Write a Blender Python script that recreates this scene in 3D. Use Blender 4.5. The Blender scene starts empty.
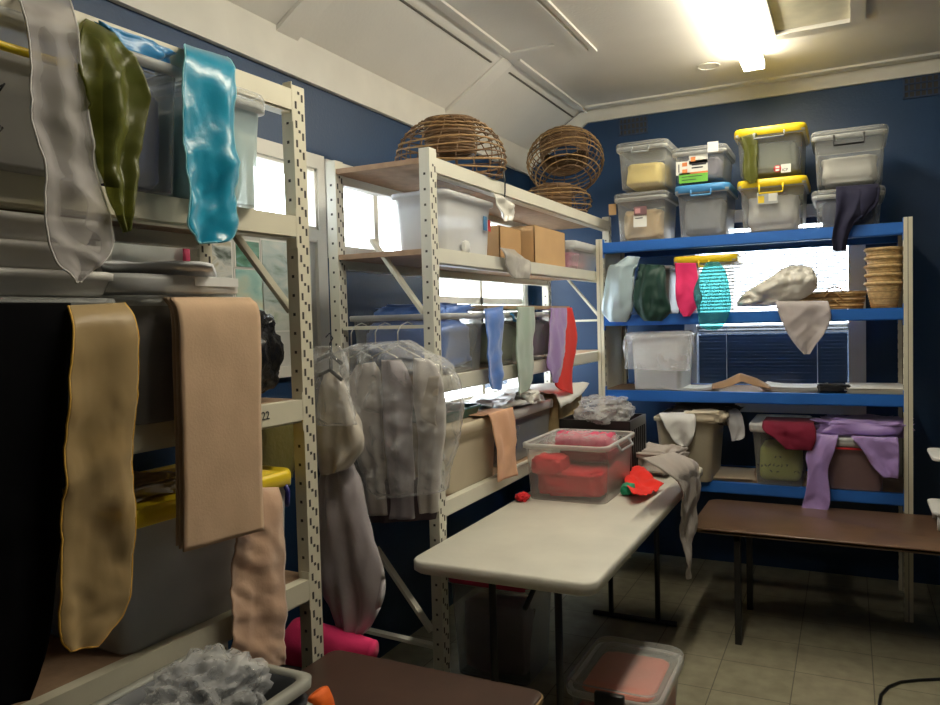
import bpy, bmesh, math, random
from mathutils import Vector, Matrix, noise
random.seed(7)
SC = bpy.context.scene
C = SC.collection
rad = math.radians
# ------------------------------------------------------------------ camera
F, YAW, PIT, ROL, HC = 767.44, rad(26.334), rad(2.424), rad(-1.532), 1.492
fw = Vector((-math.sin(YAW)*math.cos(PIT), math.cos(YAW)*math.cos(PIT), -math.sin(PIT)))
rt0 = Vector((math.cos(YAW), math.sin(YAW), 0)); up0 = rt0.cross(fw)
rt = rt0*math.cos(ROL)+up0*math.sin(ROL); up = up0*math.cos(ROL)-rt0*math.sin(ROL)
EYE = Vector((0, 0, HC))
cd = bpy.data.cameras.new('camera'); cam = bpy.data.objects.new('camera', cd); C.objects.link(cam)
cd.sensor_width = 36; cd.lens = F/940*36; cd.clip_start = .05
cam.matrix_world = Matrix(((rt.x, up.x, -fw.x, 0), (rt.y, up.y, -fw.y, 0), (rt.z, up.z, -fw.z, HC), (0, 0, 0, 1)))
SC.camera = cam
# ------------------------------------------------------------------ light, exposure
SC.view_settings.view_transform = 'Standard'; SC.view_settings.look = 'None'; SC.view_settings.gamma = 1
SC.view_settings.exposure = 0.28
SKY = 11.0          # overcast daylight outside the windows
TUBE = 30.0        # fluorescent tube diffuser
w = bpy.data.worlds.new('overcast_sky'); SC.world = w; w.use_nodes = True
w.node_tree.nodes['Background'].inputs[0].default_value = (.86, .93, 1, 1)
w.node_tree.nodes['Background'].inputs[1].default_value = SKY
SC.cycles.max_bounces = 10; SC.cycles.transparent_max_bounces = 24; SC.cycles.sample_clamp_indirect = 6
SC.cycles.use_denoising = True

# ------------------------------------------------------------------ helpers
R1O = Vector((-1.345, 1.681, 0)); R1A = rad(2.7)
R1T = Vector((math.sin(R1A), math.cos(R1A), 0)); R1N = Vector((math.cos(R1A), -math.sin(R1A), 0))
def at(px, py, ax, c):
    """point of the place seen in direction (px, py) on the plane X=c, Y=c, Z=c or R (first rack's front plane moved out by c)"""
    d = fw + rt*((px-470)/F) - up*((py-352.5)/F)
    if ax == 'R': t = ((R1O+R1N*c)-EYE).dot(R1N)/d.dot(R1N)
    else:
        i = 'XYZ'.index(ax); t = (c-EYE[i])/d[i]
    return EYE+d*t
def r1(u, out, z): return R1O+R1T*u+R1N*out+Vector((0, 0, z))
def r1u(px, py, c): return (at(px, py, 'R', c)-R1O).dot(R1T)

MATS = {}
def nmat(name):
    m = bpy.data.materials.new(name); m.use_nodes = True
    return m, m.node_tree, m.node_tree.nodes['Principled BSDF']
def varied(nt, col, amt, scale, detail=4):
    tc = nt.nodes.new('ShaderNodeTexCoord'); n = nt.nodes.new('ShaderNodeTexNoise'); n.inputs['Scale'].default_value = scale; n.inputs['Detail'].default_value = detail
    nt.links.new(tc.outputs['Object'], n.inputs['Vector'])
    mx = nt.nodes.new('ShaderNodeMix'); mx.data_type = 'RGBA'
    mx.inputs['A'].default_value = (*[c*(1-amt) for c in col], 1); mx.inputs['B'].default_value = (*[min(1, c*(1+amt)) for c in col], 1)
    mr = nt.nodes.new('ShaderNodeMapRange'); mr.inputs['From Min'].default_value = .3; mr.inputs['From Max'].default_value = .7
    nt.links.new(n.outputs['Fac'], mr.inputs['Value']); nt.links.new(mr.outputs['Result'], mx.inputs['Factor'])
    return tc, mx.outputs['Result']
def bump(nt, bs, tc, scale, strength, dist=.01, detail=3):
    n = nt.nodes.new('ShaderNodeTexNoise'); n.inputs['Scale'].default_value = scale; n.inputs['Detail'].default_value = detail
    nt.links.new(tc.outputs['Object'], n.inputs['Vector'])
    b = nt.nodes.new('ShaderNodeBump'); b.inputs['Strength'].default_value = strength; b.inputs['Distance'].default_value = dist
    nt.links.new(n.outputs['Fac'], b.inputs['Height']); nt.links.new(b.outputs['Normal'], bs.inputs['Normal'])
def plain(name, col, rough=.5, metal=0, amt=.06, scale=6, bmp=0, bscale=60, sheen=0, spec=.5, aniso=0):
    if name in MATS: return MATS[name]
    m, nt, b = nmat(name)
    tc, out = varied(nt, col, amt, scale); nt.links.new(out, b.inputs['Base Color'])
    b.inputs['Roughness'].default_value = rough; b.inputs['Metallic'].default_value = metal; b.inputs['Specular IOR Level'].default_value = spec
    b.inputs['Sheen Weight'].default_value = sheen; b.inputs['Anisotropic'].default_value = aniso
    if bmp: bump(nt, b, tc, bscale, bmp)
    MATS[name] = m; return m
def cloth_m(name, col, rough=.85, sheen=.08): return plain(name, col, rough, 0, .08, 9, .06, 160, sheen, .25)
def satin(name, col, rough=.3): return plain(name, col, rough, 0, .1, 7, .12, 40, .3, .6)
def see(name, col, fac=.5, rough=.3, tint=None, bmp=0, bscale=30, spec=.5, edge=.3):
    """see-through plastic or gauze: part of the light goes straight through"""
    if name in MATS: return MATS[name]
    m, nt, b = nmat(name)
    tc, out = varied(nt, col, .06, 5); nt.links.new(out, b.inputs['Base Color'])
    b.inputs['Roughness'].default_value = rough; b.inputs['Specular IOR Level'].default_value = spec
    if bmp: bump(nt, b, tc, bscale, bmp, .02)
    t = nt.nodes.new('ShaderNodeBsdfTransparent'); t.inputs[0].default_value = (*(tint or [min(1, c*.2+.8) for c in col]), 1)
    mx = nt.nodes.new('ShaderNodeMixShader'); lw = nt.nodes.new('ShaderNodeLayerWeight'); lw.inputs['Blend'].default_value = .35
    fr = nt.nodes.new('ShaderNodeMapRange'); fr.inputs['To Min'].default_value = fac; fr.inputs['To Max'].default_value = min(1, fac+edge)
    nt.links.new(lw.outputs['Facing'], fr.inputs['Value']); nt.links.new(fr.outputs[0], mx.inputs[0])
    nt.links.new(t.outputs[0], mx.inputs[1]); nt.links.new(b.outputs[0], mx.inputs[2])
    nt.links.new(mx.outputs[0], nt.nodes['Material Output'].inputs['Surface'])
    MATS[name] = m; return m

def new(name, bm, m, parent=None, smooth=True, mods=()):
    me = bpy.data.meshes.new(name)
    bmesh.ops.recalc_face_normals(bm, faces=bm.faces)
    bm.to_mesh(me); bm.free()
    o = bpy.data.objects.new(name, me); C.objects.link(o)
    for x in (m if isinstance(m, (list, tuple)) else [m]): me.materials.append(x)
    if smooth: me.shade_smooth()
    if parent: o.parent = parent
    elif len(me.vertices):
        lo = [min(v.co[i] for v in me.vertices) for i in range(3)]; hi = [max(v.co[i] for v in me.vertices) for i in range(3)]
        c = Vector(((lo[0]+hi[0])/2, (lo[1]+hi[1])/2, lo[2]))
        me.transform(Matrix.Translation(-c)); o.location = c
    return o
def tag(o, label, cat, group=None, kind=None):
    o['label'] = label; o['category'] = cat
    if group: o['group'] = group
    if kind: o['kind'] = kind
    return o
def struct(o, label=None):
    o['kind'] = 'structure'
    if label: o['label'] = label
    return o
def thing(name, label, cat, loc=(0, 0, 0), rz=0, group=None):
    o = bpy.data.objects.new(name, None); C.objects.link(o); o.location = loc; o.rotation_euler = (0, 0, rz); o.empty_display_size = .05
    return tag(o, label, cat, group)
def box(bm, x0, x1, y0, y1, z0, z1, mi=0):
    vs = [bm.verts.new((x, y, z)) for z in (z0, z1) for x, y in ((x0, y0), (x1, y0), (x1, y1), (x0, y1))]
    for f in ((0, 3, 2, 1), (4, 5, 6, 7), (0, 1, 5, 4), (1, 2, 6, 5), (2, 3, 7, 6), (3, 0, 4, 7)):
        bm.faces.new([vs[i] for i in f]).material_index = mi
def bx(*a, bev=0):
    bm = bmesh.new(); box(bm, *a)
    if bev: bmesh.ops.bevel(bm, geom=bm.edges[:], offset=bev, segments=2, affect='EDGES', profile=.5)
    return bm
def bar(bm, p, q, w, h, upv=(0, 0, 1)):
    p, q = Vector(p), Vector(q); d = (q-p).normalized(); s = d.cross(Vector(upv)).normalized()*w/2; u = s.cross(d).normalized()*h/2
    a = [bm.verts.new(p+s*i+u*j) for i, j in ((-1, -1), (1, -1), (1, 1), (-1, 1))]; b = [bm.verts.new(q+s*i+u*j) for i, j in ((-1, -1), (1, -1), (1, 1), (-1, 1))]
    bm.faces.new(a); bm.faces.new(b)
    for i in range(4): bm.faces.new((a[i], a[(i+1) % 4], b[(i+1) % 4], b[i]))
def tube(bm, pts, r, seg=6, closed=False):
    pts = [Vector(p) for p in pts]; n = len(pts); rings = []; prev = None
    for i, p in enumerate(pts):
        a = pts[(i-1) % n] if closed or i else p; b = pts[(i+1) % n] if closed or i < n-1 else p
        d = (b-a).normalized()
        if prev is None: s = d.cross(Vector((0, 0, 1))); s = s if s.length > .1 else d.cross(Vector((1, 0, 0)))
        else: s = prev-d*prev.dot(d)
        s.normalize(); prev = s; t = d.cross(s)
        rings.append([bm.verts.new(p+(s*math.cos(2*math.pi*k/seg)+t*math.sin(2*math.pi*k/seg))*r) for k in range(seg)])
    for i in range(n if closed else n-1):
        A, B = rings[i], rings[(i+1) % n]
        for k in range(seg): bm.faces.new((A[k], A[(k+1) % seg], B[(k+1) % seg], B[k]))
    if not closed: bm.faces.new(rings[0]); bm.faces.new(rings[-1])
def rrect(x0, x1, y0, y1, r, n=4):
    r = min(r, (x1-x0)/2-1e-4, (y1-y0)/2-1e-4)
    return [(cx+r*math.cos(a0+k*math.pi/2/n), cy+r*math.sin(a0+k*math.pi/2/n)) for cx, cy, a0 in ((x1-r, y1-r, 0), (x0+r, y1-r, math.pi/2), (x0+r, y0+r, math.pi), (x1-r, y0+r, 1.5*math.pi)) for k in range(n+1)]
def loft(bm, loops, cap0=True, cap1=True):
    L = [[bm.verts.new(p) for p in lp] for lp in loops]; n = len(L[0])
    for A, B in zip(L, L[1:]):
        for k in range(n): bm.faces.new((A[k], A[(k+1) % n], B[(k+1) % n], B[k]))
    if cap0: bm.faces.new(L[0])
    if cap1: bm.faces.new(L[-1])
def lathe(bm, prof, seg=28, c=(0, 0)):
    loft(bm, [[(c[0]+r*math.cos(2*math.pi*k/seg), c[1]+r*math.sin(2*math.pi*k/seg), z) for k in range(seg)] for r, z in prof])

# ---- storage tubs: local x = width, front at y=0, depth +y
def shell_bm(w, d, h, tap=.02, r=.03, th=.004, rim=.012):
    bm = bmesh.new(); L = []
    def lp(o, z): L.append([(x, y, z) for x, y in rrect(-o+0, w+o, -o, d+o, r)])
    lp(-tap, 0); lp(-tap*.92, .006); lp(-tap*.25, h*.72); lp(0, h-.022); lp(rim*.9, h-.02); lp(rim, h-.004); lp(rim*.8, h); lp(0, h); lp(-th, h-.004); lp(-tap*.3-th, h*.7); lp(-tap-th, .008)
    loft(bm, L)
    for f in bm.faces:
        if f.calc_center_median().z > h-.024: f.material_index = 1
    bm.faces.ensure_lookup_table(); n = len(L[0])
    for f in list(bm.faces)[8*n:]:
        if f.material_index == 0: f.material_index = 2
    bm.faces[10*n].material_index = 0
    return bm
def lid_bm(w, d, r=.03, rim=.016, t=.022, dome=.006, lip=.018):
    bm = bmesh.new(); L = []
    for o, z in ((rim-.004, -lip), (rim, -lip+.003), (rim+.001, t*.5), (rim-.004, t), (rim-.014, t+.001), (rim-.02, t-.006), (-.03, t-.006), (-.036, t-.006+dome), (-.05, t-.005+dome)):
        L.append([(x, y, z) for x, y in rrect(-o, w+o, -o, d+o, r+max(o, -.02))])
    loft(bm, L); return bm
def handle_bm(w, hw=.11, z=0, drop=.03, out=.014, r=.005):
    bm = bmesh.new(); tube(bm, [(w/2-hw/2, -.012, z), (w/2-hw/2, -.012-out, z-drop*.3), (w/2-hw/2, -.012-out, z-drop), (w/2+hw/2, -.012-out, z-drop), (w/2+hw/2, -.012-out, z-drop*.3), (w/2+hw/2, -.012, z)], r, 6)
    return bm
def tub(name, label, cat, loc, rz, w, d, h, body, lid=None, handle=None, lid_t=.022, group=None, tap=.02, r=.03, hw=.11, drop=.03):
    t = thing(name, label, cat, loc, rz, group)
    new('body', shell_bm(w, d, h, tap, r), [body, F_rim, F_inner] if body.name.startswith(('frosted', 'milky', 'smoky')) else [body, body, body], t)
    if lid:
        o = new('lid', lid_bm(w, d, r, t=lid_t), lid, t); o.location.z = h+.001
    if handle: new('handle', handle_bm(w, hw, h-.006, drop), handle, t)
    return t
def ZB(): return 0
def tub_back(name, label, cat, px0, px1, ptop, zb, yf, d, body, lid=None, handle=None, **k):
    pm = (px0+px1)/2; x0 = at(px0, ptop+20, 'Y', yf).x; x1 = at(px1, ptop+20, 'Y', yf).x; h = at(pm, ptop, 'Y', yf).z-zb-(.024 if lid else 0)
    k.setdefault('tap', .011)
    return tub(name, label, cat, (x0, yf, zb), 0, x1-x0, d, h, body, lid, handle, **k), (x0, x1, h)
def tub_left(name, label, cat, px0, px1, ptop, zb, xf, d, body, lid=None, handle=None, **k):
    pm = (px0+px1)/2; y0 = at(px0, ptop+20, 'X', xf).y; y1 = at(px1, ptop+20, 'X', xf).y; h = at(pm, ptop, 'X', xf).z-zb-(.024 if lid else 0)
    return tub(name, label, cat, (xf, y0, zb), math.pi/2, y1-y0, d, h, body, lid, handle, **k), (y0, y1, h)
def tub_r1(name, label, cat, px0, px1, ptop, zb, out, d, body, lid=None, handle=None, **k):
    pm = (px0+px1)/2; u0 = r1u(px0, ptop, out); u1 = r1u(px1, ptop, out); h = at(pm, ptop, 'R', out).z-zb-(.024 if lid else 0)
    return tub(name, label, cat, r1(u0, out, zb), math.pi/2-R1A, u1-u0, d, min(h, (2.062-zb-(.024 if lid else 0)) if zb > 1.7 else 9), body, lid, handle, **k), (u0, u1, min(h, (2.062-zb-(.024 if lid else 0)) if zb > 1.7 else 9))

# ---- soft goods
def cr(p0, p1, p2, p3, t):
    return .5*((2*p1)+(p2-p0)*t+(2*p0-5*p1+4*p2-p3)*t*t+(3*p1-p0-3*p2+p3)*t**3)
def resample(pl, n):
    pl = [Vector(p) for p in pl]; L = [0]
    for a, b in zip(pl, pl[1:]): L.append(L[-1]+max((b-a).length, 1e-6))
    out = []; j = 0
    for i in range(n+1):
        s = L[-1]*i/n
        while j < len(L)-2 and L[j+1] < s: j += 1
        out.append(pl[j].lerp(pl[j+1], (s-L[j])/(L[j+1]-L[j])))
    return out
def sheet(rows, N, M):
    g = [resample(r, N) for r in rows]; R = len(g); out = []
    for i in range(R-1):
        k = max(2, round(M/(R-1)))
        for s in range(k+(i == R-2)):
            t = s/k; a, b, c, d = g[max(i-1, 0)], g[i], g[i+1], g[min(i+2, R-1)]
            out.append(([cr(a[j], b[j], c[j], d[j], t) for j in range(N+1)], (i+t)/(R-1)))
    return out
def wrinkle(p, s, seed): return noise.noise(Vector((p.x*s+seed, p.y*s-seed, p.z*s)))
def crease(p, s, seed):
    d = noise.voronoi(Vector((p.x*s+seed, p.y*s, p.z*s+seed)))[0]; return min(d[1]-d[0], .5)
def cloth(name, label, cat, rows, m, out=(1, 0, 0), amp=.008, folds=2.5, seed=0, N=26, M=44, th=.003, group=None, parent=None, ramp=True, wr=1.0, hem=None, diag=0, dang=.7, top=None, back=(-.1, 0, 0)):
    if top is not None:      # the cloth starts flat on top of what it hangs over, at height top, then drops from the edge
        e = [Vector((p.x, p.y, top+.007)) for p in rows[1]]; bk = Vector(back)
        rows = [[p+bk for p in e], [p+bk*.25 for p in e], e]+list(rows[2:])
    out = Vector(out).normalized(); G = sheet(rows, N, M); bm = bmesh.new(); V = []
    for pts, v in G:
        k = amp*(min(1, v*2.2) if ramp else 1); row = []
        for j, p in enumerate(pts):
            u = j/N
            off = k*(.55*math.sin(2*math.pi*folds*.6*u+seed+1.6*math.sin(2.2*v+seed))+.8*wrinkle(Vector((p.x*1.6, p.y*1.6, p.z*.45)), 13, seed))+wr*(1.1*k+.001)*wrinkle(p, 11, seed)+wr*.7*k*(crease(p, 9, seed)-.2)+wr*.35*k*wrinkle(p, 34, seed+5)
            if diag:
                w_ = p.y+p.x; s_ = w_*math.cos(dang)+p.z*math.sin(dang); t_ = -w_*math.sin(dang)+p.z*math.cos(dang)
                for sc_, kk in ((.75, 1), (1.9, .25)):
                    nz = noise.noise(Vector((s_*4*sc_+seed, t_*20*sc_, seed*1.7)))
                    off += diag*kk*max(0, 1-abs(nz)*3.2)**1.5*min(1, v*3)
            row.append(bm.verts.new(p+out*(off+amp*.8)))
        V.append(row)
    for A, B in zip(V, V[1:]):
        for j in range(N): bm.faces.new((A[j], A[j+1], B[j+1], B[j]))
    edge = [r[0].co.copy() for r in V]+[v.co.copy() for v in V[-1][1:]]+[r[-1].co.copy() for r in reversed(V[:-1])]
    o = new(name, bm, m, parent)
    s = o.modifiers.new('thickness', 'SOLIDIFY'); s.thickness = th; s.offset = 0
    if hem:
        bm = bmesh.new(); tube(bm, [e-o.location for e in edge], .0022, 5); h = new('hem', bm, hem, o)
    if not parent: tag(o, label, cat, group)
    return o
def topz(t, g, lid=True): return t.location.z+g[2]+(.026 if lid else .002)
def P(ax, c, *pp): return [at(x, y, ax, c) for x, y in pp]
def over(e, back, dz=.0, n=2):
    """rows that lie flat behind the edge e before the cloth drops"""
    return [[p+Vector(back)+Vector((0, 0, .002)) for p in e], [p+Vector(back)*.12+Vector((0, 0, .004)) for p in e]]
def puff(name, label, cat, rows, m, out=(0, -1, 0), thick=.05, amp=.01, seed=0, N=14, M=30, cre=0, s=9, group=None, parent=None, folds=0, pw=.5, endpinch=.35):
    """closed soft bag or garment around the sheet given by rows"""
    out = Vector(out).normalized(); G = sheet(rows, N, M); bm = bmesh.new(); V = []
    for pts, v in G:
        e = max(endpinch, (1-abs(2*v-1)**4))**.5; row = []
        for k in range(2*N):
            j = k if k <= N else 2*N-k; sg = 1 if k <= N else -1; u = j/N
            t = thick*e*(max(0, 4*u*(1-u)))**pw
            p = pts[j]+out*(sg*t)
            q = p+out*(sg*.001)
            off = amp*(wrinkle(q, s, seed)+.5*wrinkle(q, s*2.3, seed+3))+(amp*(.45*math.sin(2*math.pi*folds*.7*u+seed+v*2)+1.5*wrinkle(Vector((q.x*1.7, q.y*1.7, q.z*.3)), 16, seed)) if folds else 0)
            if cre: off += cre*(crease(q, s, seed)-.2)+cre*.5*(crease(q, s*2.1, seed+8)-.2)
            row.append(bm.verts.new(p+out*(sg*off)))
        V.append(row)
    n = 2*N
    for A, B in zip(V, V[1:]):
        for k in range(n): bm.faces.new((A[k], A[(k+1) % n], B[(k+1) % n], B[k]))
    bm.faces.new(V[0]); bm.faces.new(V[-1])
    o = new(name, bm, m, parent)
    if not parent: tag(o, label, cat, group)
    return o
def lump(name, label, cat, c, size, m, seed=0, amp=.12, s=2.2, cre=0, sq=.5, group=None, sub=4, floor=True, rz=0, layers=0):
    """crumpled heap or folded bundle; sq 1 = round, small = boxy; stands on z = c.z"""
    bm = bmesh.new(); bmesh.ops.create_icosphere(bm, subdivisions=sub, radius=1)
    for v in bm.verts:
        n = v.co.normalized(); p = Vector([math.copysign(abs(a)**sq, a) for a in n])
        if sq < 1: p *= .86
        k = amp*(wrinkle(n, s, seed)+.5*wrinkle(n, s*2.2, seed+4)+.25*wrinkle(n, s*4.5, seed+2))
        if cre: k += cre*(crease(n, s*1.2, seed)-.25)+cre*.5*(crease(n, s*2.6, seed+7)-.25)
        if layers: k += .045*math.sin(p.z*layers*math.pi+.6*wrinkle(n, 2, seed))
        v.co = p*(1+k)
        v.co = Vector((v.co.x*size[0]/2, v.co.y*size[1]/2, v.co.z*size[2]/2))
        if floor and v.co.z < -size[2]*.42: v.co.z = -size[2]*.42+(v.co.z+size[2]*.42)*.1
    lo = min(v.co.z for v in bm.verts)
    bmesh.ops.rotate(bm, verts=bm.verts, matrix=Matrix.Rotation(rz, 3, 'Z'))
    for v in bm.verts: v.co += Vector(c)-Vector((0, 0, lo))
    return tag(new(name, bm, m), label, cat, group)
def writing(body, size, m, parent, loc, rot=(math.pi/2, 0, 0), name='marker_writing'):
    cu = bpy.data.curves.new(name, 'FONT'); cu.body = body; cu.size = size; cu.extrude = .0004
    o = bpy.data.objects.new(name, cu); C.objects.link(o); bpy.context.view_layer.update()
    me = bpy.data.meshes.new_from_object(o.evaluated_get(bpy.context.evaluated_depsgraph_get())); bpy.data.objects.remove(o)
    o = bpy.data.objects.new(name, me); C.objects.link(o); me.materials.clear(); me.materials.append(m); o.parent = parent; o.location = loc; o.rotation_euler = rot
    return o
def strokes(bm, x0, z0, wd, ht, y, seed, n=6):
    rnd = random.Random(seed); x = x0
    for i in range(n):
        cw = wd/n*.75; pts = [(x+cw*rnd.random(), y, z0+ht*rnd.random()) for _ in range(4)]
        tube(bm, pts, max(.0016, ht*.07), 4); x += wd/n

# ------------------------------------------------------------------ materials
M_blue = plain('blue_wall_paint', (.010, .043, .115), .45, amt=.1, scale=2, bmp=.1, bscale=90)
M_white = plain('white_gloss_paint', (.72, .70, .64), .4, amt=.05)
M_ceil = plain('ceiling_paint', (.78, .76, .71), .8, amt=.06, scale=1.6, bmp=.1)
M_cream = plain('cream_powder_coat', (.68, .64, .50), .4, amt=.04)
M_cream2 = plain('pale_powder_coat', (.70, .68, .58), .4, amt=.04)
M_hole = plain('slot_shadow', (.05, .045, .04), .8)
M_board = plain('chipboard', (.36, .23, .14), .7, amt=.15, scale=25, bmp=.2)
M_bluebeam = plain('blue_powder_coat', (.02, .14, .52), .4, amt=.05)
M_galv = plain('galvanised_steel', (.5, .5, .5), .35, .8)
M_dark = plain('dark_plastic', (.02, .02, .022), .45)
M_black = plain('black_plastic', (.012, .012, .013), .35)
M_ink = plain('marker_ink', (.02, .02, .03), .6)
M_yellow = plain('yellow_plastic', (.85, .62, .02), .35)
M_tblue = plain('blue_lid_plastic', (.06, .25, .52), .35)
M_wht = plain('white_plastic', (.78, .78, .76), .35)
M_beige = plain('beige_plastic', (.60, .52, .38), .45)
M_red = plain('red_plastic', (.75, .05, .06), .35)
M_grey_t = plain('grey_plastic', (.30, .32, .33), .45)
F_clear = see('frosted_clear_plastic', (.75, .76, .73), .14, .3)
F_grey = see('frosted_grey_plastic', (.52, .54, .55), .20, .3)
F_inner = see('clear_inner_wall', (.75, .76, .73), .03, .3, (.98, .98, .98), edge=.1)
F_rim = see('milky_rim_plastic', (.74, .75, .72), .5, .35)
F_milk = see('milky_plastic', (.82, .82, .80), .42, .35)
F_film = see('plastic_film', (.92, .93, .95), .19, .12, (.97, .97, .97), .9, 38, 1.0)
F_bag = see('plastic_bag_film', (.92, .93, .94), .27, .1, (.98, .98, .98), .9, 22, 1.0, .15)
M_wick = plain('wicker', (.42, .25, .10), .65, amt=.3, scale=40, bmp=.3)
M_wick2 = plain('pale_wicker', (.62, .43, .20), .65, amt=.25, scale=50, bmp=.3)
M_cane = plain('dark_cane', (.34, .21, .09), .6, amt=.3, scale=30); M_cane2 = plain('brown_cane', (.16, .09, .04), .6, amt=.3, scale=30)
M_card = plain('cardboard', (.45, .29, .14), .8, amt=.08, scale=8)
M_paper = plain('paper', (.78, .77, .73), .8, amt=.05)
# ------------------------------------------------------------------ room shell
XL, YB, ZC, XC, XR, YF = -1.88, 4.75, 2.79, -1.527, 2.9, -2.4
ZS = 2.55
def wall_with_holes(name, along, a0, a1, z0, z1, holes, m, place):
    """wall slab split around its openings; place(a, t, z) gives the point for along, thickness, height"""
    bm = bmesh.new(); A = sorted({a0, a1, *[h[0] for h in holes], *[h[1] for h in holes]})
    for p, q in zip(A, A[1:]):
        cuts = sorted((h[2], h[3]) for h in holes if h[0] <= p and h[1] >= q); z = z0
        for c0, c1 in cuts+[(z1, z1)]:
            if c0 > z+1e-6:
                vs = [bm.verts.new(place(a, t, zz)) for zz in (z, c0) for a, t in ((p, 0), (q, 0), (q, .12), (p, .12))]
                for f in ((0, 3, 2, 1), (4, 5, 6, 7), (0, 1, 5, 4), (1, 2, 6, 5), (2, 3, 7, 6), (3, 0, 4, 7)): bm.faces.new([vs[i] for i in f])
            z = c1
    return struct(new(name, bm, m, smooth=False))
# floor of vinyl tiles
m, nt, b = nmat('vinyl_tiles'); tc = nt.nodes.new('ShaderNodeTexCoord'); mp = nt.nodes.new('ShaderNodeMapping'); mp.inputs['Location'].default_value = (.21, .1, 0)
br = nt.nodes.new('ShaderNodeTexBrick'); br.offset = 0; br.inputs['Scale'].default_value = 1; br.inputs['Brick Width'].default_value = .29; br.inputs['Row Height'].default_value = .29; br.inputs['Mortar Size'].default_value = .0022
br.inputs['Color1'].default_value = (.33, .30, .21, 1); br.inputs['Color2'].default_value = (.30, .28, .19, 1); br.inputs['Mortar'].default_value = (.12, .11, .08, 1)
nt.links.new(tc.outputs['Object'], mp.inputs['Vector']); nt.links.new(mp.outputs[0], br.inputs['Vector'])
n = nt.nodes.new('ShaderNodeTexNoise'); n.inputs['Scale'].default_value = 14; n.inputs['Detail'].default_value = 8; nt.links.new(tc.outputs['Object'], n.inputs['Vector'])
mr = nt.nodes.new('ShaderNodeMapRange'); mr.inputs['From Min'].default_value = .3; mr.inputs['From Max'].default_value = .7; mr.inputs['To Min'].default_value = .78; mr.inputs['To Max'].default_value = 1.1; nt.links.new(n.outputs['Fac'], mr.inputs['Value'])
mx = nt.nodes.new('ShaderNodeMix'); mx.data_type = 'RGBA'; mx.blend_type = 'MULTIPLY'; mx.inputs['Factor'].default_value = 1
nt.links.new(br.outputs['Color'], mx.inputs['A']); nt.links.new(mr.outputs[0], mx.inputs['B']); nt.links.new(mx.outputs['Result'], b.inputs['Base Color']); b.inputs['Roughness'].default_value = .45
bmf = bmesh.new(); box(bmf, XL-.1, XR, YF, YB+.1, -.1, 0)
fl = new('floor', bmf, m, smooth=False); struct(fl)
fl.data.transform(Matrix.Translation(fl.location)); fl.location = (0, 0, 0)
# left wall with its windows
HW = [(1.50, 2.46, 1.86, 2.10), (2.56, 3.25, 1.80, 2.10), (3.36, 4.58, 1.06, 2.10)]
wall_with_holes('wall_left', 'y', YF, YB+.12, 0, ZS+.02, HW, M_blue, lambda a, t, z: (XL-t, a, z))
BX0, BX1 = at(698, 391, 'Y', YB).x, at(849, 391, 'Y', YB).x
BZ0, BZ1 = 1.03, 2.02
wall_with_holes('wall_back', 'x', XL, XR+.12, 0, 2.95, [(BX0, BX1, BZ0, BZ1)], M_blue, lambda a, t, z: (a, YB+t, z))
struct(new('wall_right', bx(XR, XR+.12, YF-.1, YB, 0, 2.95), M_blue, smooth=False))
struct(new('wall_front', bx(XL-.1, XR+.1, YF-.12, YF, 0, 2.95), M_blue, smooth=False))
bm = bmesh.new(); box(bm, XC, XR+.1, YF-.1, YB+.1, ZC, ZC+.1); struct(new('ceiling', bm, M_ceil, smooth=False))
bm = bmesh.new(); loft(bm, [[(XC, y, ZC), (XC, y, ZC+.08), (XL-.06, y, ZS+.12), (XL-.06, y, ZS-.02)] for y in (YF-.1, YB+.1)])
struct(new('ceiling_slope', bm, M_ceil, smooth=False))
# cornice board under the slope, battens on the slope and on the flat
bm = bmesh.new(); box(bm, XL, XL+.022, YF, YB, 2.425, ZS+.03); struct(new('trim_1', bm, M_white, smooth=False))
def slope_pt(s, y, off): # s 0 at the wall, 1 at the crease
    a = Vector((XL, y, ZS)); b_ = Vector((XC, y, ZC)); nrm = Vector((ZC-ZS, 0, -(XC-XL))).normalized()
    return a.lerp(b_, s)+nrm*off
bm = bmesh.new()
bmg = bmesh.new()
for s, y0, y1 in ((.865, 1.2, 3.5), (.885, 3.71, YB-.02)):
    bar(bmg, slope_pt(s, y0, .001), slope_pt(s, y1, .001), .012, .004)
struct(new('trim_7', bmg, plain('strip_shadow', (.16, .15, .13), .8), smooth=False))  # shadow lines of the slope's cover strips, put in as flat dark colour
for y in (2.3, 3.6): loft(bm, [[slope_pt(s, y-.06, .005), slope_pt(s, y+.06, .005), slope_pt(s, y+.06, -.01), slope_pt(s, y-.06, -.01)] for s, o_ in ((0, -.006), (.99, -.006))])
struct(new('trim_2', bm, M_ceil, smooth=False))
def zc(px, py): return at(px, py, 'Z', ZC)
bm = bmesh.new()
for x, y0, y1 in ((-1.475, 1.0, 3.49), (-1.475, 3.62, YB), (-1.137, 1.2, 3.66), (-1.10, 1.2, 3.69)):
    box(bm, x-.008, x+.008, y0, y1, ZC-.012, ZC+.002)
box(bm, -1.475, -1.25, 3.50, 3.515, ZC-.01, ZC+.002); box(bm, -1.45, XR, YB-.13, YB-.115, ZC-.012, ZC+.002)
struct(new('trim_3', bm, M_ceil, smooth=False))
bm = bmesh.new(); box(bm, XC+.03, XR, YB-.022, YB, ZC-.075, ZC+.002)
p0 = Vector((XC+.04, YB-.011, ZC-.035)); p1 = Vector((XL, YB-.011, ZS-.045)); bar(bm, p0, p1, .022, .08, (0, 0, 1))
struct(new('trim_4', bm, M_white, smooth=False))
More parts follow.
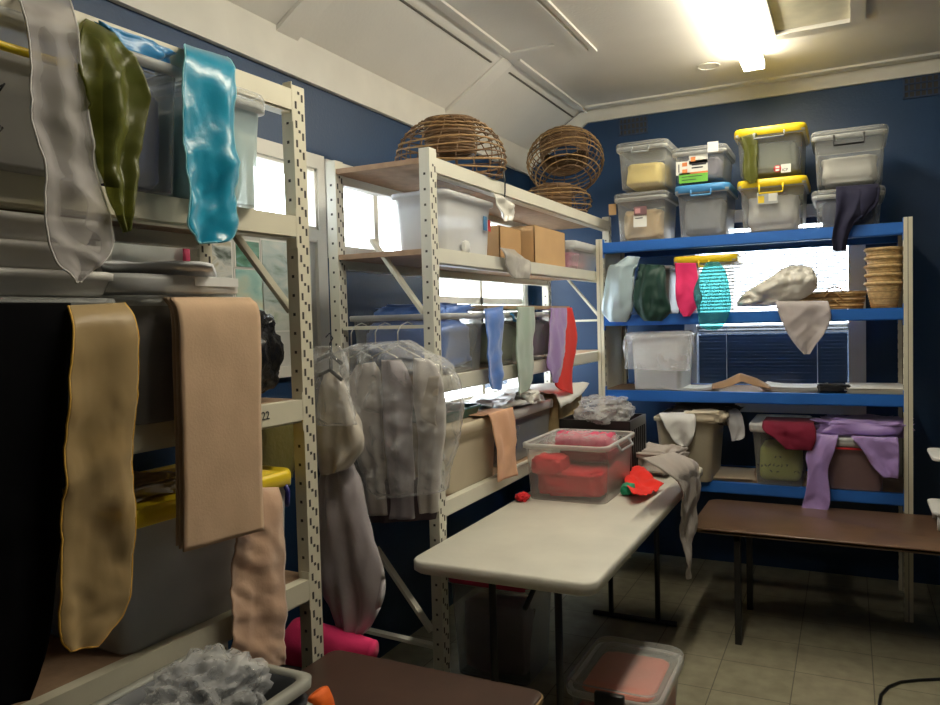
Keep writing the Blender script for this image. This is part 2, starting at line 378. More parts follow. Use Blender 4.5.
# window frames
glass = see('window_glass', (.8, .85, .85), .08, .02, (.97, .98, .98), spec=.8)
def window(n_, y0, y1, z0, z1, bars, hbars=(), fw_=.05):
    bm = bmesh.new(); X0, X1 = XL-.115, XL+.018
    box(bm, XL, X1, y0-fw_, y1+fw_, z1, z1+fw_*1.2); box(bm, XL, X1, y0-fw_, y1+fw_, z0-fw_*1.1, z0)
    box(bm, XL, X1, y0-fw_, y0, z0, z1); box(bm, XL, X1, y1, y1+fw_, z0, z1)
    box(bm, X0, XL+.01, y0, y1, z1-.012, z1); box(bm, X0, XL+.01, y0, y1, z0, z0+.012); box(bm, X0, XL+.01, y0, y0+.012, z0, z1); box(bm, X0, XL+.01, y1-.012, y1, z0, z1)
    for y in bars: box(bm, X0+.06, X1-.02, y-.018, y+.018, z0, z1)
    for z in hbars: box(bm, X0+.06, X1-.02, y0, y1, z-.018, z+.018)
    o = struct(new('window_%d' % n_, bm, M_white, smooth=False)); o['label'] = 'white window frame in the left wall'
    c = o.location.copy()
    g = new('pane', bx(XL-.03-c.x, XL-.026-c.x, y0-c.y, y1-c.y, z0-c.z, z1-c.z), glass, o, smooth=False); return o
window(1, *HW[0], (2.1,), fw_=.045); window(2, *HW[1], (2.9,), fw_=.04); window(3, *HW[2], (3.97,), (1.60,), fw_=.05)
# recess with white surround under the first window
bm = bmesh.new(); box(bm, XL, XL+.022, 2.44, 2.50, 1.30, 1.82); box(bm, XL, XL+.022, 1.45, 1.50, 1.30, 1.82); box(bm, XL, XL+.022, 1.5, 2.44, 1.30, 1.34)
struct(new('trim_5', bm, M_white, smooth=False))
struct(new('trim_6', bx(XL, XL+.006, 1.5, 2.44, 1.34, 1.82), plain('pinboard', (.55, .55, .52), .7), smooth=False))
# back window: frame, pane, sill board, venetian blind
bm = bmesh.new(); t = .085
box(bm, BX0-.07, BX0, YB-.02, YB+.09, BZ0-.02, BZ1+.07); box(bm, BX1, BX1+t, YB-.02, YB+.09, BZ0-.02, BZ1+.07)
box(bm, BX0, BX1, YB-.02, YB+.09, BZ1, BZ1+.07); box(bm, BX0-.07, BX1+t, YB-.045, YB+.09, BZ0-.035, BZ0)
box(bm, BX0-.07, BX1+t, YB-.02, YB, BZ0-.12, BZ0-.035); box(bm, BX0, BX1, YB+.05, YB+.08, 1.38, 1.42)
o = struct(new('window_4', bm, M_white, smooth=False)); c = o.location
new('pane', bx(BX0-c.x, BX1-c.x, YB+.06-c.y, YB+.064-c.y, BZ0-c.z, BZ1-c.z), glass, o, smooth=False)
bl = thing('venetian_blind', 'dark blue venetian blind covering the back window behind the blue shelving', 'blind', ((BX0+BX1)/2, YB+.02, BZ0))
M_slat = plain('blind_slat', (.02, .045, .09), .35)
hw = (BX1-BX0)/2-.006; bm = bmesh.new(); nsl = 46
for i in range(nsl):
    z = .02+i*(BZ1-BZ0-.06)/nsl; tl = .5 if z > .34 else 1.25
    bar(bm, (-hw, 0, z), (hw, 0, z), .02, .0012, (0, -math.sin(tl), math.cos(tl)))
new('slats', bm, M_slat, bl, smooth=False)
new('headrail', bx(-hw, hw, -.018, .018, BZ1-BZ0-.035, BZ1-BZ0-.002), M_slat, bl, smooth=False)
new('bottom_rail', bx(-hw, hw, -.012, .012, .003, .014), M_slat, bl, smooth=False)
for x in (-.6*hw, .62*hw):
    bm = bmesh.new(); tube(bm, [(x, -.013, .01), (x, -.013, BZ1-BZ0-.03)], .0022, 5); new('cord', bm, M_wht, bl)
# added dark slab outside the back window, darkens the view low behind the blind
fe = tag(new('dark_backdrop', bx(-3, 2, YB+1.6, YB+1.66, -.2, 1.36), plain('backdrop_paint', (.03, .05, .09), .7), smooth=False), 'added dark slab outside the back window, low behind the blind', 'backdrop')
gd = new('ground', bx(-14, 12, -8, 16, -.5, -.45), plain('yard_ground', (.25, .25, .22), .9), smooth=False); gd.location.z = -.5; struct(gd)
# air vents in the back wall, fluorescent light, hatch, ceiling rose ring
def vent(px0, py0, px1, py1, lab):
    a = at(px0, py0, 'Y', YB); b_ = at(px1, py1, 'Y', YB); v = thing('wall_vent', lab, 'vent', (a.x, YB, b_.z)); W, H = b_.x-a.x, a.z-b_.z
    bm = bmesh.new(); box(bm, 0, W, -.008, 0, 0, .008); box(bm, 0, W, -.008, 0, H-.008, H); box(bm, 0, .008, -.008, 0, 0, H); box(bm, W-.008, W, -.008, 0, 0, H)
    for i in range(1, 7): box(bm, W*i/7-.004, W*i/7+.004, -.007, 0, 0, H)
    for i in range(1, 3): box(bm, 0, W, -.007, 0, H*i/3-.004, H*i/3+.004)
    new('grille', bm, plain('vent_paint', (.025, .05, .11), .5), v, smooth=False); new('backing', bx(.004, W-.004, -.002, -.0005, .004, H-.004), M_hole, v, smooth=False)
vent(619, 119, 648, 133, 'navy wall vent near the ceiling above the round wicker frames'); vent(903, 78, 945, 94, 'navy wall vent near the ceiling at the right edge of the photo')
LX0, LX1, LY0, LY1 = -.475, -.375, 2.93, 4.19
li = thing('fluorescent_light', 'long white fluorescent tube light glowing on the ceiling', 'ceiling light', ((LX0+LX1)/2, (LY0+LY1)/2, ZC))
m, nt, b = nmat('light_diffuser'); b.inputs['Base Color'].default_value = (.9, .9, .85, 1); b.inputs['Emission Color'].default_value = (1, .92, .74, 1); b.inputs['Emission Strength'].default_value = TUBE
L2, W2 = (LY1-LY0)/2, (LX1-LX0)/2
new('base', bx(-W2*.8, W2*.8, -L2, L2, -.03, 0), M_white, li, smooth=False); new('diffuser', bx(-W2, W2, -L2+.012, L2-.012, -.075, -.03, bev=.01), m, li, smooth=False)
for s in (-1, 1): new('end_cap', bx(-W2, W2, s*L2-.006, s*L2+.006, -.074, -.03), M_white, li, smooth=False)
li2 = li.copy(); C.objects.link(li2); li2.location.y = 1.9; li2['label'] = 'second fluorescent tube light in line with the first, nearer the camera'
for ch in list(li.children):
    c_ = ch.copy(); C.objects.link(c_); c_.parent = li2
    if ch.name.startswith('diffuser'):
        c_.data = ch.data.copy(); m2 = m.copy(); m2.name = 'old_light_diffuser'; c_.data.materials[0] = m2; m2.node_tree.nodes['Principled BSDF'].inputs['Emission Strength'].default_value = TUBE*1.25
ha = thing('ceiling_hatch', 'framed ceiling hatch with a streaky pale panel beside the tube light', 'hatch', (-.14, 3.45, ZC))
bm = bmesh.new(); x0, x1, y0, y1 = -.20, .21, -.42, .48
box(bm, x0, x0+.045, y0, y1, -.03, 0); box(bm, x1-.06, x1, y0, y1, -.03, 0); box(bm, x0+.045, x1-.06, y0, y0+.06, -.03, 0); box(bm, x0+.045, x1-.06, y1-.08, y1, -.03, 0)
new('frame', bm, M_white, ha, smooth=False)
new('panel', bx(x0+.04, x1-.055, y0+.05, y1-.075, -.012, -.002), plain('streaky_panel', (.72, .69, .54), .35, amt=.35, scale=3), ha, smooth=False)
bm = bmesh.new(); tube(bm, [(.055*math.cos(a), .055*math.sin(a), -.002) for a in [i*math.pi/12 for i in range(24)]], .003, 5, True)
cr_ = new('ceiling_ring', bm, M_white); cr_.location = (-.655, 4.23, ZC-.006); tag(cr_, 'small round ring mark on the ceiling left of the tube light', 'ceiling ring')

# ------------------------------------------------------------------ shelving racks
def upright_bm(x0, x1, y0, y1, z1, fx, fy):
    bm = bmesh.new()
    if fx == 0:      # plain folded post with a groove down the middle
        c = (x0+x1)/2; box(bm, x0, c-.0015, y0, y1, 0, z1); box(bm, c+.0015, x1, y0, y1, 0, z1); box(bm, c-.002, c+.002, y0+.004, y1-.004, 0, z1-.002, 1); z = .06
        while z < z1-.04:
            for xx in (x0-.0008, x1): box(bm, xx, xx+.0008, (y0+y1)/2-.005, (y0+y1)/2+.005, z, z+.02, 1)
            z += .05
        return bm
    box(bm, x0, x1, y0, y1, 0, z1); z = .06
    yo = y0-.0008 if fy < 0 else y1+.0008; h = .0007
    i = 0
    while z < z1-.04:
        for q, dz in ((.25, 0), (.78, .022)):
            c = x0+(x1-x0)*q; box(bm, c-.0035, c+.0035, min(y0, yo), max(y0, yo), z+dz-.010, z+dz+.010, 1)
        c = (x0+x1)/2; box(bm, c-.004, c+.004, min(y0, yo), max(y0, yo), z+.03, z+.038, 1)
        c = (y0+y1)/2; box(bm, x0-.0008, x0, c-.004, c+.004, z, z+.008, 1); box(bm, x1, x1+.0008, c-.004, c+.004, z, z+.008, 1)
        z += .052; i += 1
    return bm
def local(o, p): return o.matrix_basis.inverted() @ Vector(p)
def rack(name, label, loc, rz, xs, D, zs, heights, bh, m, boards, beam_m=None, uw=.048, ud=.04, front_only=(), bmat=None, slots=1):
    t = thing(name, label, 'shelving unit', loc, rz); bpy.context.view_layer.update()
    beam_m = beam_m or m; a, b_ = xs
    for x in (a, b_-uw):
        for y in (0, D-ud): new('upright', upright_bm(x, x+uw, y, y+ud, heights, slots, -1), [m, M_hole], t, smooth=False)
    for i, z in enumerate(zs):
        for y in ((.001,) if i in front_only else (.001, D-.034)):
            bm = bmesh.new(); box(bm, a+uw, b_-uw, y, y+.032, z-bh, z); box(bm, a+uw, b_-uw, y+(.006 if y < .1 else -.012), y+(.044 if y < .1 else .026), z-bh-.006, z-bh+.002)
            for e in (a+uw, b_-uw-.003): box(bm, e, e+.003, y-.0006, y+.03, z-bh-.03, z+.02)
            new('beam', bm, beam_m, t, smooth=False)
        if boards[i]: new('shelf_board', bx(a+.004, b_-.004, .034, D-.036, z-.022, z-.004), bmat or M_board, t, smooth=False)
    return t
def brace(t, p, q, w=.028, th=.012, m=None):
    p, q = local(t, p), local(t, q); bm = bmesh.new(); bar(bm, p, q, th, w, (1, 0, 0.001)); new('brace', bm, m or M_cream2, t, smooth=False)
R1Z = [2.128, 1.787, 1.286, .785]
ra = rack('shelving_rack', 'cream slotted steel rack nearest on the left, hung with sashes', R1O, math.pi/2-R1A, (-1.95, .045), .42, R1Z, 2.14, .056, M_cream, (0, 1, 1, 1), front_only=(0,))
brace(ra, at(233, 232, 'Y', 1.705), at(292, 312, 'Y', 1.705), m=M_cream)
X2, R2Z = -1.259, [2.048, 1.742, 1.298, .864]
rb = rack('shelving_rack.001', 'white slotted steel rack by the bright windows, wicker frames on top', (X2, 2.274, 0), math.pi/2, (0, 2.194), .425, R2Z, 2.075, .05, M_cream2, (1, 1, 1, 1))
Yn = 2.30
brace(rb, at(372, 240, 'Y', Yn), at(424, 313, 'Y', Yn)); brace(rb, (X2-.39, Yn, 1.474), (X2-.03, Yn, 1.474)); brace(rb, at(376, 548, 'Y', Yn), at(432, 631, 'Y', Yn)); brace(rb, (X2-.40, Yn, .37), (X2-.03, Yn, .355))
brace(rb, (X2-.39, 4.44, 1.47), (X2-.03, 4.44, 1.47)); brace(rb, at(566, 277, 'Y', 4.44), at(604, 322, 'Y', 4.44))
YS = 4.13
bz = [at(750, 232.6, 'Y', YS).z, at(829, 309.5, 'Y', YS).z, at(752, 392.5, 'Y', YS).z, at(800, 487.5, 'Y', YS).z]
bxl, bxr = -1.252, .266
rc = rack('shelving_rack.002', 'blue beamed shelving unit with cream posts against the back wall', (bxl, YS, 0), 0, (0, bxr-bxl), .5, bz, at(905, 217, 'Y', YS).z, .052, M_cream, (1, 1, 1, 1), beam_m=M_bluebeam, uw=.037, ud=.045, slots=0)
new('end_panel', bx(.004, .012, .045, .455, .1, bz[0]), M_cream, rc, smooth=False)
# ------------------------------------------------------------------ tables
M_tabletop = plain('table_plastic', (.66, .64, .56), .45, amt=.07, scale=5, bmp=.05)
M_wood = plain('brown_laminate', (.13, .075, .045), .32, amt=.25, scale=7)
M_edge = plain('worn_wood_edge', (.42, .27, .13), .6, amt=.2, scale=20)
def slab(w_, d_, th, r, bev, zt):
    bm = bmesh.new(); loft(bm, [[(x, y, zt+z) for x, y in rrect(-o, w_+o, -o, d_+o, r)] for o, z in ((-bev, -th), (0, -th+bev), (0, -bev), (-bev*.4, -bev*.3), (-bev, 0))]); return bm
t = thing('folding_table', 'white plastic folding table carrying the clear tub of red cloth', 'table', (-1.255, 2.052, 0))
new('tabletop', slab(.61, 1.83, .042, .05, .008, .74), M_tabletop, t)
for y in (.22, 1.60):
    bm = bmesh.new(); tube(bm, [(.19, y, .70), (.19, y, .015)], .013, 8); tube(bm, [(.42, y, .70), (.42, y, .015)], .013, 8); tube(bm, [(.05, y, .69), (.56, y, .69)], .012, 8); tube(bm, [(.10, y, .015), (.51, y, .015)], .013, 8)
    new('leg_frame', bm, M_dark, t)
    bm = bmesh.new(); tube(bm, [(.305, y, .55), (.305, y+(.3 if y < .9 else -.3), .69)], .009, 8); new('brace', bm, M_dark, t)
t = thing('bench_table', 'low brown wooden bench table in front of the blue shelving', 'table', (-.655, 3.51, 0))
new('tabletop', slab(1.35, .585, .022, .05, .003, .53), M_wood, t); new('edging', slab(1.354, .589, .014, .05, .002, .526), M_edge, t)
for x in (.2, 1.15):
    bm = bmesh.new(); box(bm, x-.014, x+.014, .05, .08, 0, .505); box(bm, x-.014, x+.014, .5, .53, 0, .505); box(bm, x-.012, x+.012, .05, .53, .47, .505); new('leg_frame', bm, M_black, t, smooth=False)
t = thing('bench_table.001', 'low dark brown table at the bottom of the photo beside the grey crate', 'table', (-1.332, .55, 0))
new('tabletop', slab(.645, 1.21, .024, .03, .003, .56), plain('dark_laminate', (.065, .036, .026), .4, amt=.2, scale=7), t); new('edging', slab(.648, 1.213, .014, .03, .002, .555), M_edge, t)
for y in (.15, 1.05):
    bm = bmesh.new(); box(bm, .05, .08, y-.014, y+.014, 0, .535); box(bm, .56, .59, y-.014, y+.014, 0, .535); box(bm, .05, .59, y-.012, y+.012, .5, .535); new('leg_frame', bm, M_black, t, smooth=False)
# ------------------------------------------------------------------ back shelving, top level
def Yp(y): return lambda *pp: P('Y', y, *pp)
K_olive = see('olive_organza', (.15, .16, .03), .42, .33, (.6, .62, .25)); K_navy = cloth_m('navy_cloth', (.014, .014, .036))
ZT = bz[0]+.001; yf = YS+.03
ta1, ga1 = tub_back('storage_tub', 'clear tub with a small white and dark label, under the tub of yellow cloth', 'storage tub', 616, 664, 192, ZT, yf, .36, F_clear, F_clear, group='clear tubs on the top blue shelf')
ta2, ga2 = tub_back('storage_tub.001', 'clear tub holding folded pale yellow cloth, top left of the blue shelving', 'storage tub', 618, 665, 141, ZT+ga1[2]+.05, yf, .36, F_clear, F_clear, M_grey_t, group='clear tubs on the top blue shelf', hw=.09)
tb1, gb1 = tub_back('storage_tub.002', 'clear grey tub with a blue lid and blue latch on the top blue shelf', 'storage tub', 677, 727, 184, ZT, yf, .36, F_grey, M_tblue, M_tblue, group='clear tubs on the top blue shelf', hw=.1)
tb2, gb2 = tub_back('storage_tub.003', 'clear tub bearing a bright green label, on top of the blue lidded tub', 'storage tub', 674, 724, 146, ZT+gb1[2]+.05, yf, .36, F_grey, F_clear, group='clear tubs on the top blue shelf')
tc1, gc1 = tub_back('storage_tub.004', 'yellow lidded clear tub of folded white cloth with a big yellow latch', 'storage tub', 740, 804, 178, ZT, yf, .38, F_clear, M_yellow, M_yellow, group='clear tubs on the top blue shelf', hw=.11, drop=.045)
tc2, gc2 = tub_back('storage_tub.005', 'yellow lidded grey tub with a red and white sticker, highest on the shelving', 'storage tub', 737, 803, 126, ZT+gc1[2]+.05, yf, .38, F_grey, M_yellow, M_grey_t, group='clear tubs on the top blue shelf', hw=.14)
td1, gd1 = tub_back('storage_tub.006', 'dark grey tub under navy cloth at the right end of the top blue shelf', 'storage tub', 815, 882, 188, ZT, yf, .38, F_grey, F_clear, group='clear tubs on the top blue shelf')
td2, gd2 = tub_back('storage_tub.007', 'clear tub with a dark wire handle holding folded white cloth, top right', 'storage tub', 814, 885, 128, ZT+gd1[2]+.05, yf, .40, F_clear, F_clear, M_black, group='clear tubs on the top blue shelf', hw=.13, drop=.05)
for o in bpy.data.objects: pass
def fill(name, label, cat, t, g, fr, col, seed, m=None, layers=0, x=(.08, .92), dep=.30, amp=.06, group='cloth packed in tubs', zs=0):
    x0, x1, h = g; W = x1-x0
    loc = Vector(t.location); rz = t.rotation_euler.z
    lc = Vector((W*(x[0]+x[1])/2, .035+dep/2, .012+zs)); lc = Matrix.Rotation(rz, 3, 'Z') @ lc
    return lump(name, label, cat, loc+lc, (W*(x[1]-x[0])*1.1, dep*1.08, h*fr*1.08), m or cloth_m('cloth_%s' % label[:24], col), seed, amp, 2.5, sq=.32, rz=rz, layers=layers, group=None)
fill('folded_cloth', 'pale yellow folded cloth inside the top left clear tub', 'cloth', ta2, ga2, .62, (.90, .72, .25), 1, layers=3)
fill('folded_cloth.001', 'cream curled cloth inside the clear tub at bottom left of the top blue shelf', 'cloth', ta1, ga1, .75, (.66, .50, .30), 2, amp=.14)
fill('folded_cloth.002', 'mauve grey cloth inside the tub with the green label', 'cloth', tb2, gb2, .8, (.34, .32, .40), 3)
fill('folded_cloth.003', 'mid grey cloth inside the blue lidded tub', 'cloth', tb1, gb1, .85, (.36, .37, .38), 4, amp=.1)
fill('folded_cloth.004', 'olive grey cloth inside the highest yellow lidded tub', 'cloth', tc2, gc2, .82, (.30, .33, .26), 5)
fill('folded_cloth.005', 'white folded cloth inside the yellow lidded tub with the yellow latch', 'cloth', tc1, gc1, .82, (.70, .69, .64), 6, layers=4)
fill('folded_cloth.006', 'white folded cloth inside the top right clear tub', 'cloth', td2, gd2, .6, (.72, .68, .62), 7, layers=4)
fill('folded_cloth.007', 'navy cloth packed inside the dark grey tub at the right end', 'cloth', td1, gd1, .85, (.06, .07, .12), 8)
M_lab = plain('label_white', (.80, .80, .74), .6); M_green = plain('label_green', (.16, .50, .06), .6); M_orange = plain('label_orange', (.78, .26, .08), .6); M_lred = plain('label_red', (.70, .06, .06), .6)
def on_front(t, px, py, yy=None):
    q = at(px, py, 'Y', t.location.y+.0); return q.x-t.location.x, q.z-t.location.z
def front_label(name, t, pa, pb, m, parts=(), y=-.0035):
    x0, z1 = on_front(t, *pa); x1, z0 = on_front(t, *pb); zc_ = (z0+z1)/2; f = zc_/.3
    yy = y; bm = bmesh.new(); box(bm, x0, x1, yy-.0008, yy, z0, z1); o = new(name, bm, m, t, smooth=False)
    for k, (u0, u1, v0, v1, mm) in enumerate(parts):
        bm = bmesh.new(); box(bm, x0+(x1-x0)*u0, x0+(x1-x0)*u1, yy-.0016, yy-.0006, z0+(z1-z0)*v0, z0+(z1-z0)*v1); q = new('print', bm, mm, None, smooth=False); q.parent = o; 
        q.data.transform(Matrix.Translation(q.location)); q.location = (0, 0, 0)
    return o
front_label('label', tb2, (676, 162.5), (708, 172.5), M_lab, [(.2, .36, .62, .9, M_orange), (.2, .36, .12, .4, M_orange), (.45, 1, .02, .14, M_orange), (.5, .95, .62, .72, M_ink), (.5, .85, .4, .5, M_ink), (.08, .11, .2, .8, M_ink)])
front_label('label', tb2, (689, 155), (708, 163), M_lab, [(.1, .35, .3, .75, M_orange), (.1, .9, .02, .12, M_ink)])
front_label('label', tb2, (679, 173.5), (708, 181), M_green, [(.1, .8, .55, .62, M_ink), (.1, .6, .25, .32, M_ink)])
front_label('tag', tb2, (708, 143), (719, 152), M_wht, y=-.02)
front_label('label', ta1, (634, 207), (647, 215.5), plain('label_dark', (.22, .12, .13), .6), [(.1, .5, .3, .8, plain('label_pink', (.6, .3, .32), .6))])
front_label('label', ta1, (633.5, 215.5), (647, 226.5), M_lab, [(.15, .7, .7, .78, M_ink)])
o = front_label('sticker', tc2, (781, 164.5), (791, 172), M_lab, y=-.004)
x0, z0 = on_front(tc2, 782, 171); wt = writing('ICP', .019, M_ink, tc2, (x0, -.0052, z0-.002))
x0, z0 = on_front(tc2, 777.5, 169); bm = bmesh.new(); lathe(bm, [(.018, 0), (.018, .0012)], 20); q = new('round_sticker', bm, M_lred, tc2); q.rotation_euler = (math.pi/2, 0, 0); q.location = (x0, -.004, z0)
front_label('round_sticker_print', tc2, (775.6, 166.5), (779.4, 168), M_lab, y=-.0056); front_label('round_sticker_print', tc2, (775.6, 169.5), (779.4, 171), M_lab, y=-.0056)
front_label('label', tc1, (757, 193), (778, 203), plain('label_grey', (.45, .47, .45), .6), [(.05, .35, .1, .7, M_yellow), (.55, .95, .2, .9, M_lab)])
cloth('organza_scarf', 'olive organza scarf hanging from under the highest yellow lid', 'scarf', [Yp(yf-.02)((740, 137), (757, 133)), Yp(yf-.022)((744, 150), (758, 148)), Yp(yf-.024)((743, 165), (757, 163)), Yp(yf-.026)((744, 177), (758, 176)), Yp(yf-.026)((750, 184), (756, 183))], K_olive, (0, -1, 0), .006, 2, 3, 14, 24)
cloth('navy_trousers', 'navy cloth trailing over the front of the top blue shelf at right', 'cloth', [Yp(yf-.005)((836, 187), (878, 184)), Yp(yf-.03)((836, 196), (880, 190)), Yp(YS-.015)((836, 210), (876, 206)), Yp(YS-.02)((834, 225), (856, 222)), Yp(YS-.02)((832, 240), (848, 238)), Yp(YS-.02)((833, 251), (846, 251))], K_navy, (0, -1, 0), .012, 2.5, 1, 24, 40, diag=.008, dang=1.2)
puff('trouser_leg', 'second navy cloth leg bunched at the right beside the trailing navy cloth', 'cloth', [Yp(yf-.03)((856, 188), (880, 186)), Yp(yf-.045)((856, 200), (877, 200)), Yp(yf-.04)((858, 212), (868, 212)), Yp(yf-.03)((860, 219), (864, 219))], K_navy, thick=.02, amp=.01, N=8, M=20)
new('hanging_flap', bx(-.02, .02, -.004, .004, -.06, .0), M_card, ta1, smooth=False).location = (-.025, .02, ga1[2]*.9)
# ------------------------------------------------------------------ back shelving, second level
Z2 = bz[1]+.001; y2 = YS+.02
tx, gx = tub_back('storage_tub.008', 'dark brown grey tub behind the two sacks on the second blue shelf', 'storage tub', 640, 669, 266, Z2, y2+.05, .34, see('smoky_plastic', (.16, .14, .13), .8, .35), None)
ty, gy = tub_back('storage_tub.009', 'yellow lidded clear tub with pink and teal sashes hung over it', 'storage tub', 676, 734, 255, Z2, y2, .34, F_milk, M_yellow, M_yellow, hw=.05)
puff('satin_sack', 'pale silver blue satin sack hanging at the left of the second blue shelf', 'sack', [Yp(YS-.02)((628, 256), (640, 257)), Yp(YS-.03)((616, 264), (637, 265)), Yp(YS-.035)((608, 268), (634, 272)), Yp(YS-.04)((604, 295), (633, 300)), Yp(YS-.035)((602, 312), (632, 312)), Yp(YS-.025)((610, 322), (626, 322))], satin('silver_blue_satin', (.42, .55, .62), .35), thick=.025, amp=.012, seed=2, folds=2)
puff('green_sack', 'very dark green cloth sack hanging beside the silver blue sack', 'sack', [Yp(YS-.0)((640, 264), (664, 265)), Yp(YS-.03)((637, 275), (666, 275)), Yp(YS-.045)((633, 295), (667, 295)), Yp(YS-.045)((636, 312), (671, 310)), Yp(YS-.035)((644, 321), (662, 321))], cloth_m('dark_green_cloth', (.012, .045, .035), .5), thick=.03, amp=.02, seed=9, folds=2.5)
ye = y2-.03
cloth('pink_cloth', 'hot pink sash hanging down the left of the yellow lidded tub', 'sash', [Yp(ye+.004)((675, 263), (696, 263)), Yp(ye)((676, 275), (698, 275)), Yp(YS-.03)((676, 292), (700, 290)), Yp(YS-.03)((678, 306), (702, 300)), Yp(YS-.03)((684, 317), (690, 316))], cloth_m('hot_pink_cloth', (.80, .04, .17)), (0, -1, 0), .008, 2, 4, 16, 30, diag=.004, dang=1)
cloth('teal_organza', 'sheer teal organza hanging down the right of the yellow lidded tub', 'sash', [Yp(ye+.004)((707, 262), (719, 262)), Yp(ye-.01)((700, 275), (726, 272)), Yp(YS-.04)((694, 292), (730, 290)), Yp(YS-.045)((698, 310), (731, 308)), Yp(YS-.045)((700, 325), (724, 325)), Yp(YS-.04)((708, 330), (716, 330))], see('teal_organza', (.10, .44, .46), .26, .4, (.35, .8, .82)), (0, -1, 0), .01, 2.5, 8, 18, 34, diag=.006, dang=.9)
puff('cloth_bundle', 'white bundle wrapped in clear plastic lying in front of the blind', 'bundle', [Yp(YS+.065)((737, 303), (738, 306)), Yp(YS+.065)((745, 292), (748, 307)), Yp(YS+.065)((765, 280), (772, 306)), Yp(YS+.065)((788, 266), (800, 300)), Yp(YS+.065)((808, 266), (815, 290)), Yp(YS+.065)((814, 270), (818, 280))], plain('white_wrapped_cloth', (.68, .66, .60), .3, bmp=.3, bscale=25), thick=.062, amp=.015, cre=.06, s=8, seed=5, N=30, M=50)
cloth('grey_cloth', 'mauve grey cloth triangle draped over the front of the second blue shelf', 'cloth', [Yp(YS+.06)((778, 301), (828, 301)), Yp(YS-.008)((776, 303), (829, 304)), Yp(YS-.02)((780, 316), (831, 318)), Yp(YS-.025)((787, 332), (824, 334)), Yp(YS-.025)((796, 345), (815, 346)), Yp(YS-.025)((804, 354), (810, 354))], cloth_m('mauve_grey_cloth', (.42, .38, .38)), (0, -1, 0), .012, 1.5, 6, 24, 40, diag=.006, dang=.8)
# flat wicker trays, stacked, and nested wicker pots
M_tray = plain('tray_wicker', (.38, .24, .10), .65, amt=.3, scale=45, bmp=.3)
xm = at(830, 295, 'Y', YS+.2).x
for k in range(3):
    t = thing('wicker_tray' if not k else 'wicker_tray.%03d' % k, ['lowest flat wicker tray of the stack beside the wicker pots', 'middle flat wicker tray of the stack beside the wicker pots', 'topmost flat wicker tray of the stack, loop handle showing'][k], 'tray', (xm+.004*k, YS+.285, Z2+.0305*k), .05*k, 'flat wicker trays on the second blue shelf')
    bm = bmesh.new(); loft(bm, [[(x, y, z) for x, y in rrect(-a, a, -b_, b_, .06, 5)] for a, b_, z in ((.150, .120, .0), (.154, .124, .024), (.157, .127, .027), (.144, .114, .029), (.135, .105, .008))]); new('tray_body', bm, M_tray, t)
    for q in range(2):
        bm = bmesh.new(); a = .146+.005*q; tube(bm, [(x, y, .008+.011*q) for x, y in rrect(-a, a, -a+.03, a-.03, .06, 5)], .0065, 5, True); new('weave', bm, M_wick2, t)
    bm = bmesh.new(); tube(bm, [(-.045+.0225*i, -.135, .02+.035*math.sin(math.pi*i/4)) for i in range(5)], .004, 5); new('handle', bm, M_wick, t)
pc = at(884, 296, 'Y', YS+.11)
for k in range(5):
    t = thing('wicker_pot' if not k else 'wicker_pot.%03d' % k, ['lowest wicker pot of the nested stack by the right cream post', 'second wicker pot from the bottom of the nested stack', 'third wicker pot of the nested stack by the right cream post', 'fourth wicker pot, just below the top one of the stack', 'topmost wicker pot of the nested stack by the right cream post'][k], 'wicker pot', (pc.x+.002*(k % 2), YS+.11, Z2+.041*k), .4*k, 'nested wicker pots')
    bm = bmesh.new(); lathe(bm, [(.055, 0), (.062, .03), (.074, .085), (.078, .112), (.081, .118), (.079, .120), (.074, .112), (.051, .010)], 28); new('pot_body', bm, M_wick2, t)
    for q in range(9):
        bm = bmesh.new(); z = .008+.012*q; tube(bm, [((.0565+.205*z)*math.cos(a)*(1+.012*(i % 2)), (.0565+.205*z)*math.sin(a)*(1+.012*(i % 2)), z) for i, a in enumerate([i*math.pi/16 for i in range(32)])], .0022, 4, True); new('weave', bm, M_wick if q % 3 == 0 else M_wick2, t)
    bm = bmesh.new(); tube(bm, [(.081*math.cos(i*math.pi/14), .081*math.sin(i*math.pi/14), .118) for i in range(28)], .0085, 5, True); new('rim', bm, M_wick2, t)
# ------------------------------------------------------------------ back shelving, third level
Z3 = bz[2]+.001
tw, gw = tub_back('storage_tub.010', 'white tub loosely covered by clear plastic on the third blue shelf', 'storage tub', 631, 682, 335, Z3, y2+.02, .34, plain('white_tub', (.66, .66, .62), .4), None)
yc = y2-.005
o = puff('plastic_sheet', 'crinkled clear plastic sheet draped over the white tub', 'plastic sheet', [Yp(yc+.15)((630, 332), (686, 331)), Yp(yc-.012)((626, 333), (692, 331)), Yp(yc-.03)((623, 345), (694, 342)), Yp(yc-.034)((625, 360), (692, 358)), Yp(yc-.03)((624, 369), (690, 371))], F_bag, thick=.014, amp=.008, cre=.014, s=9, seed=3, N=24, M=40)
lump('paper_wad', 'pale yellow cloth strip showing through the plastic over the white tub', 'cloth', at(657, 343, 'Y', y2+.12)+Vector((0, 0, -.02)), (.20, .10, .03), cloth_m('yellow_strip', (.72, .65, .25)), 5, .2)
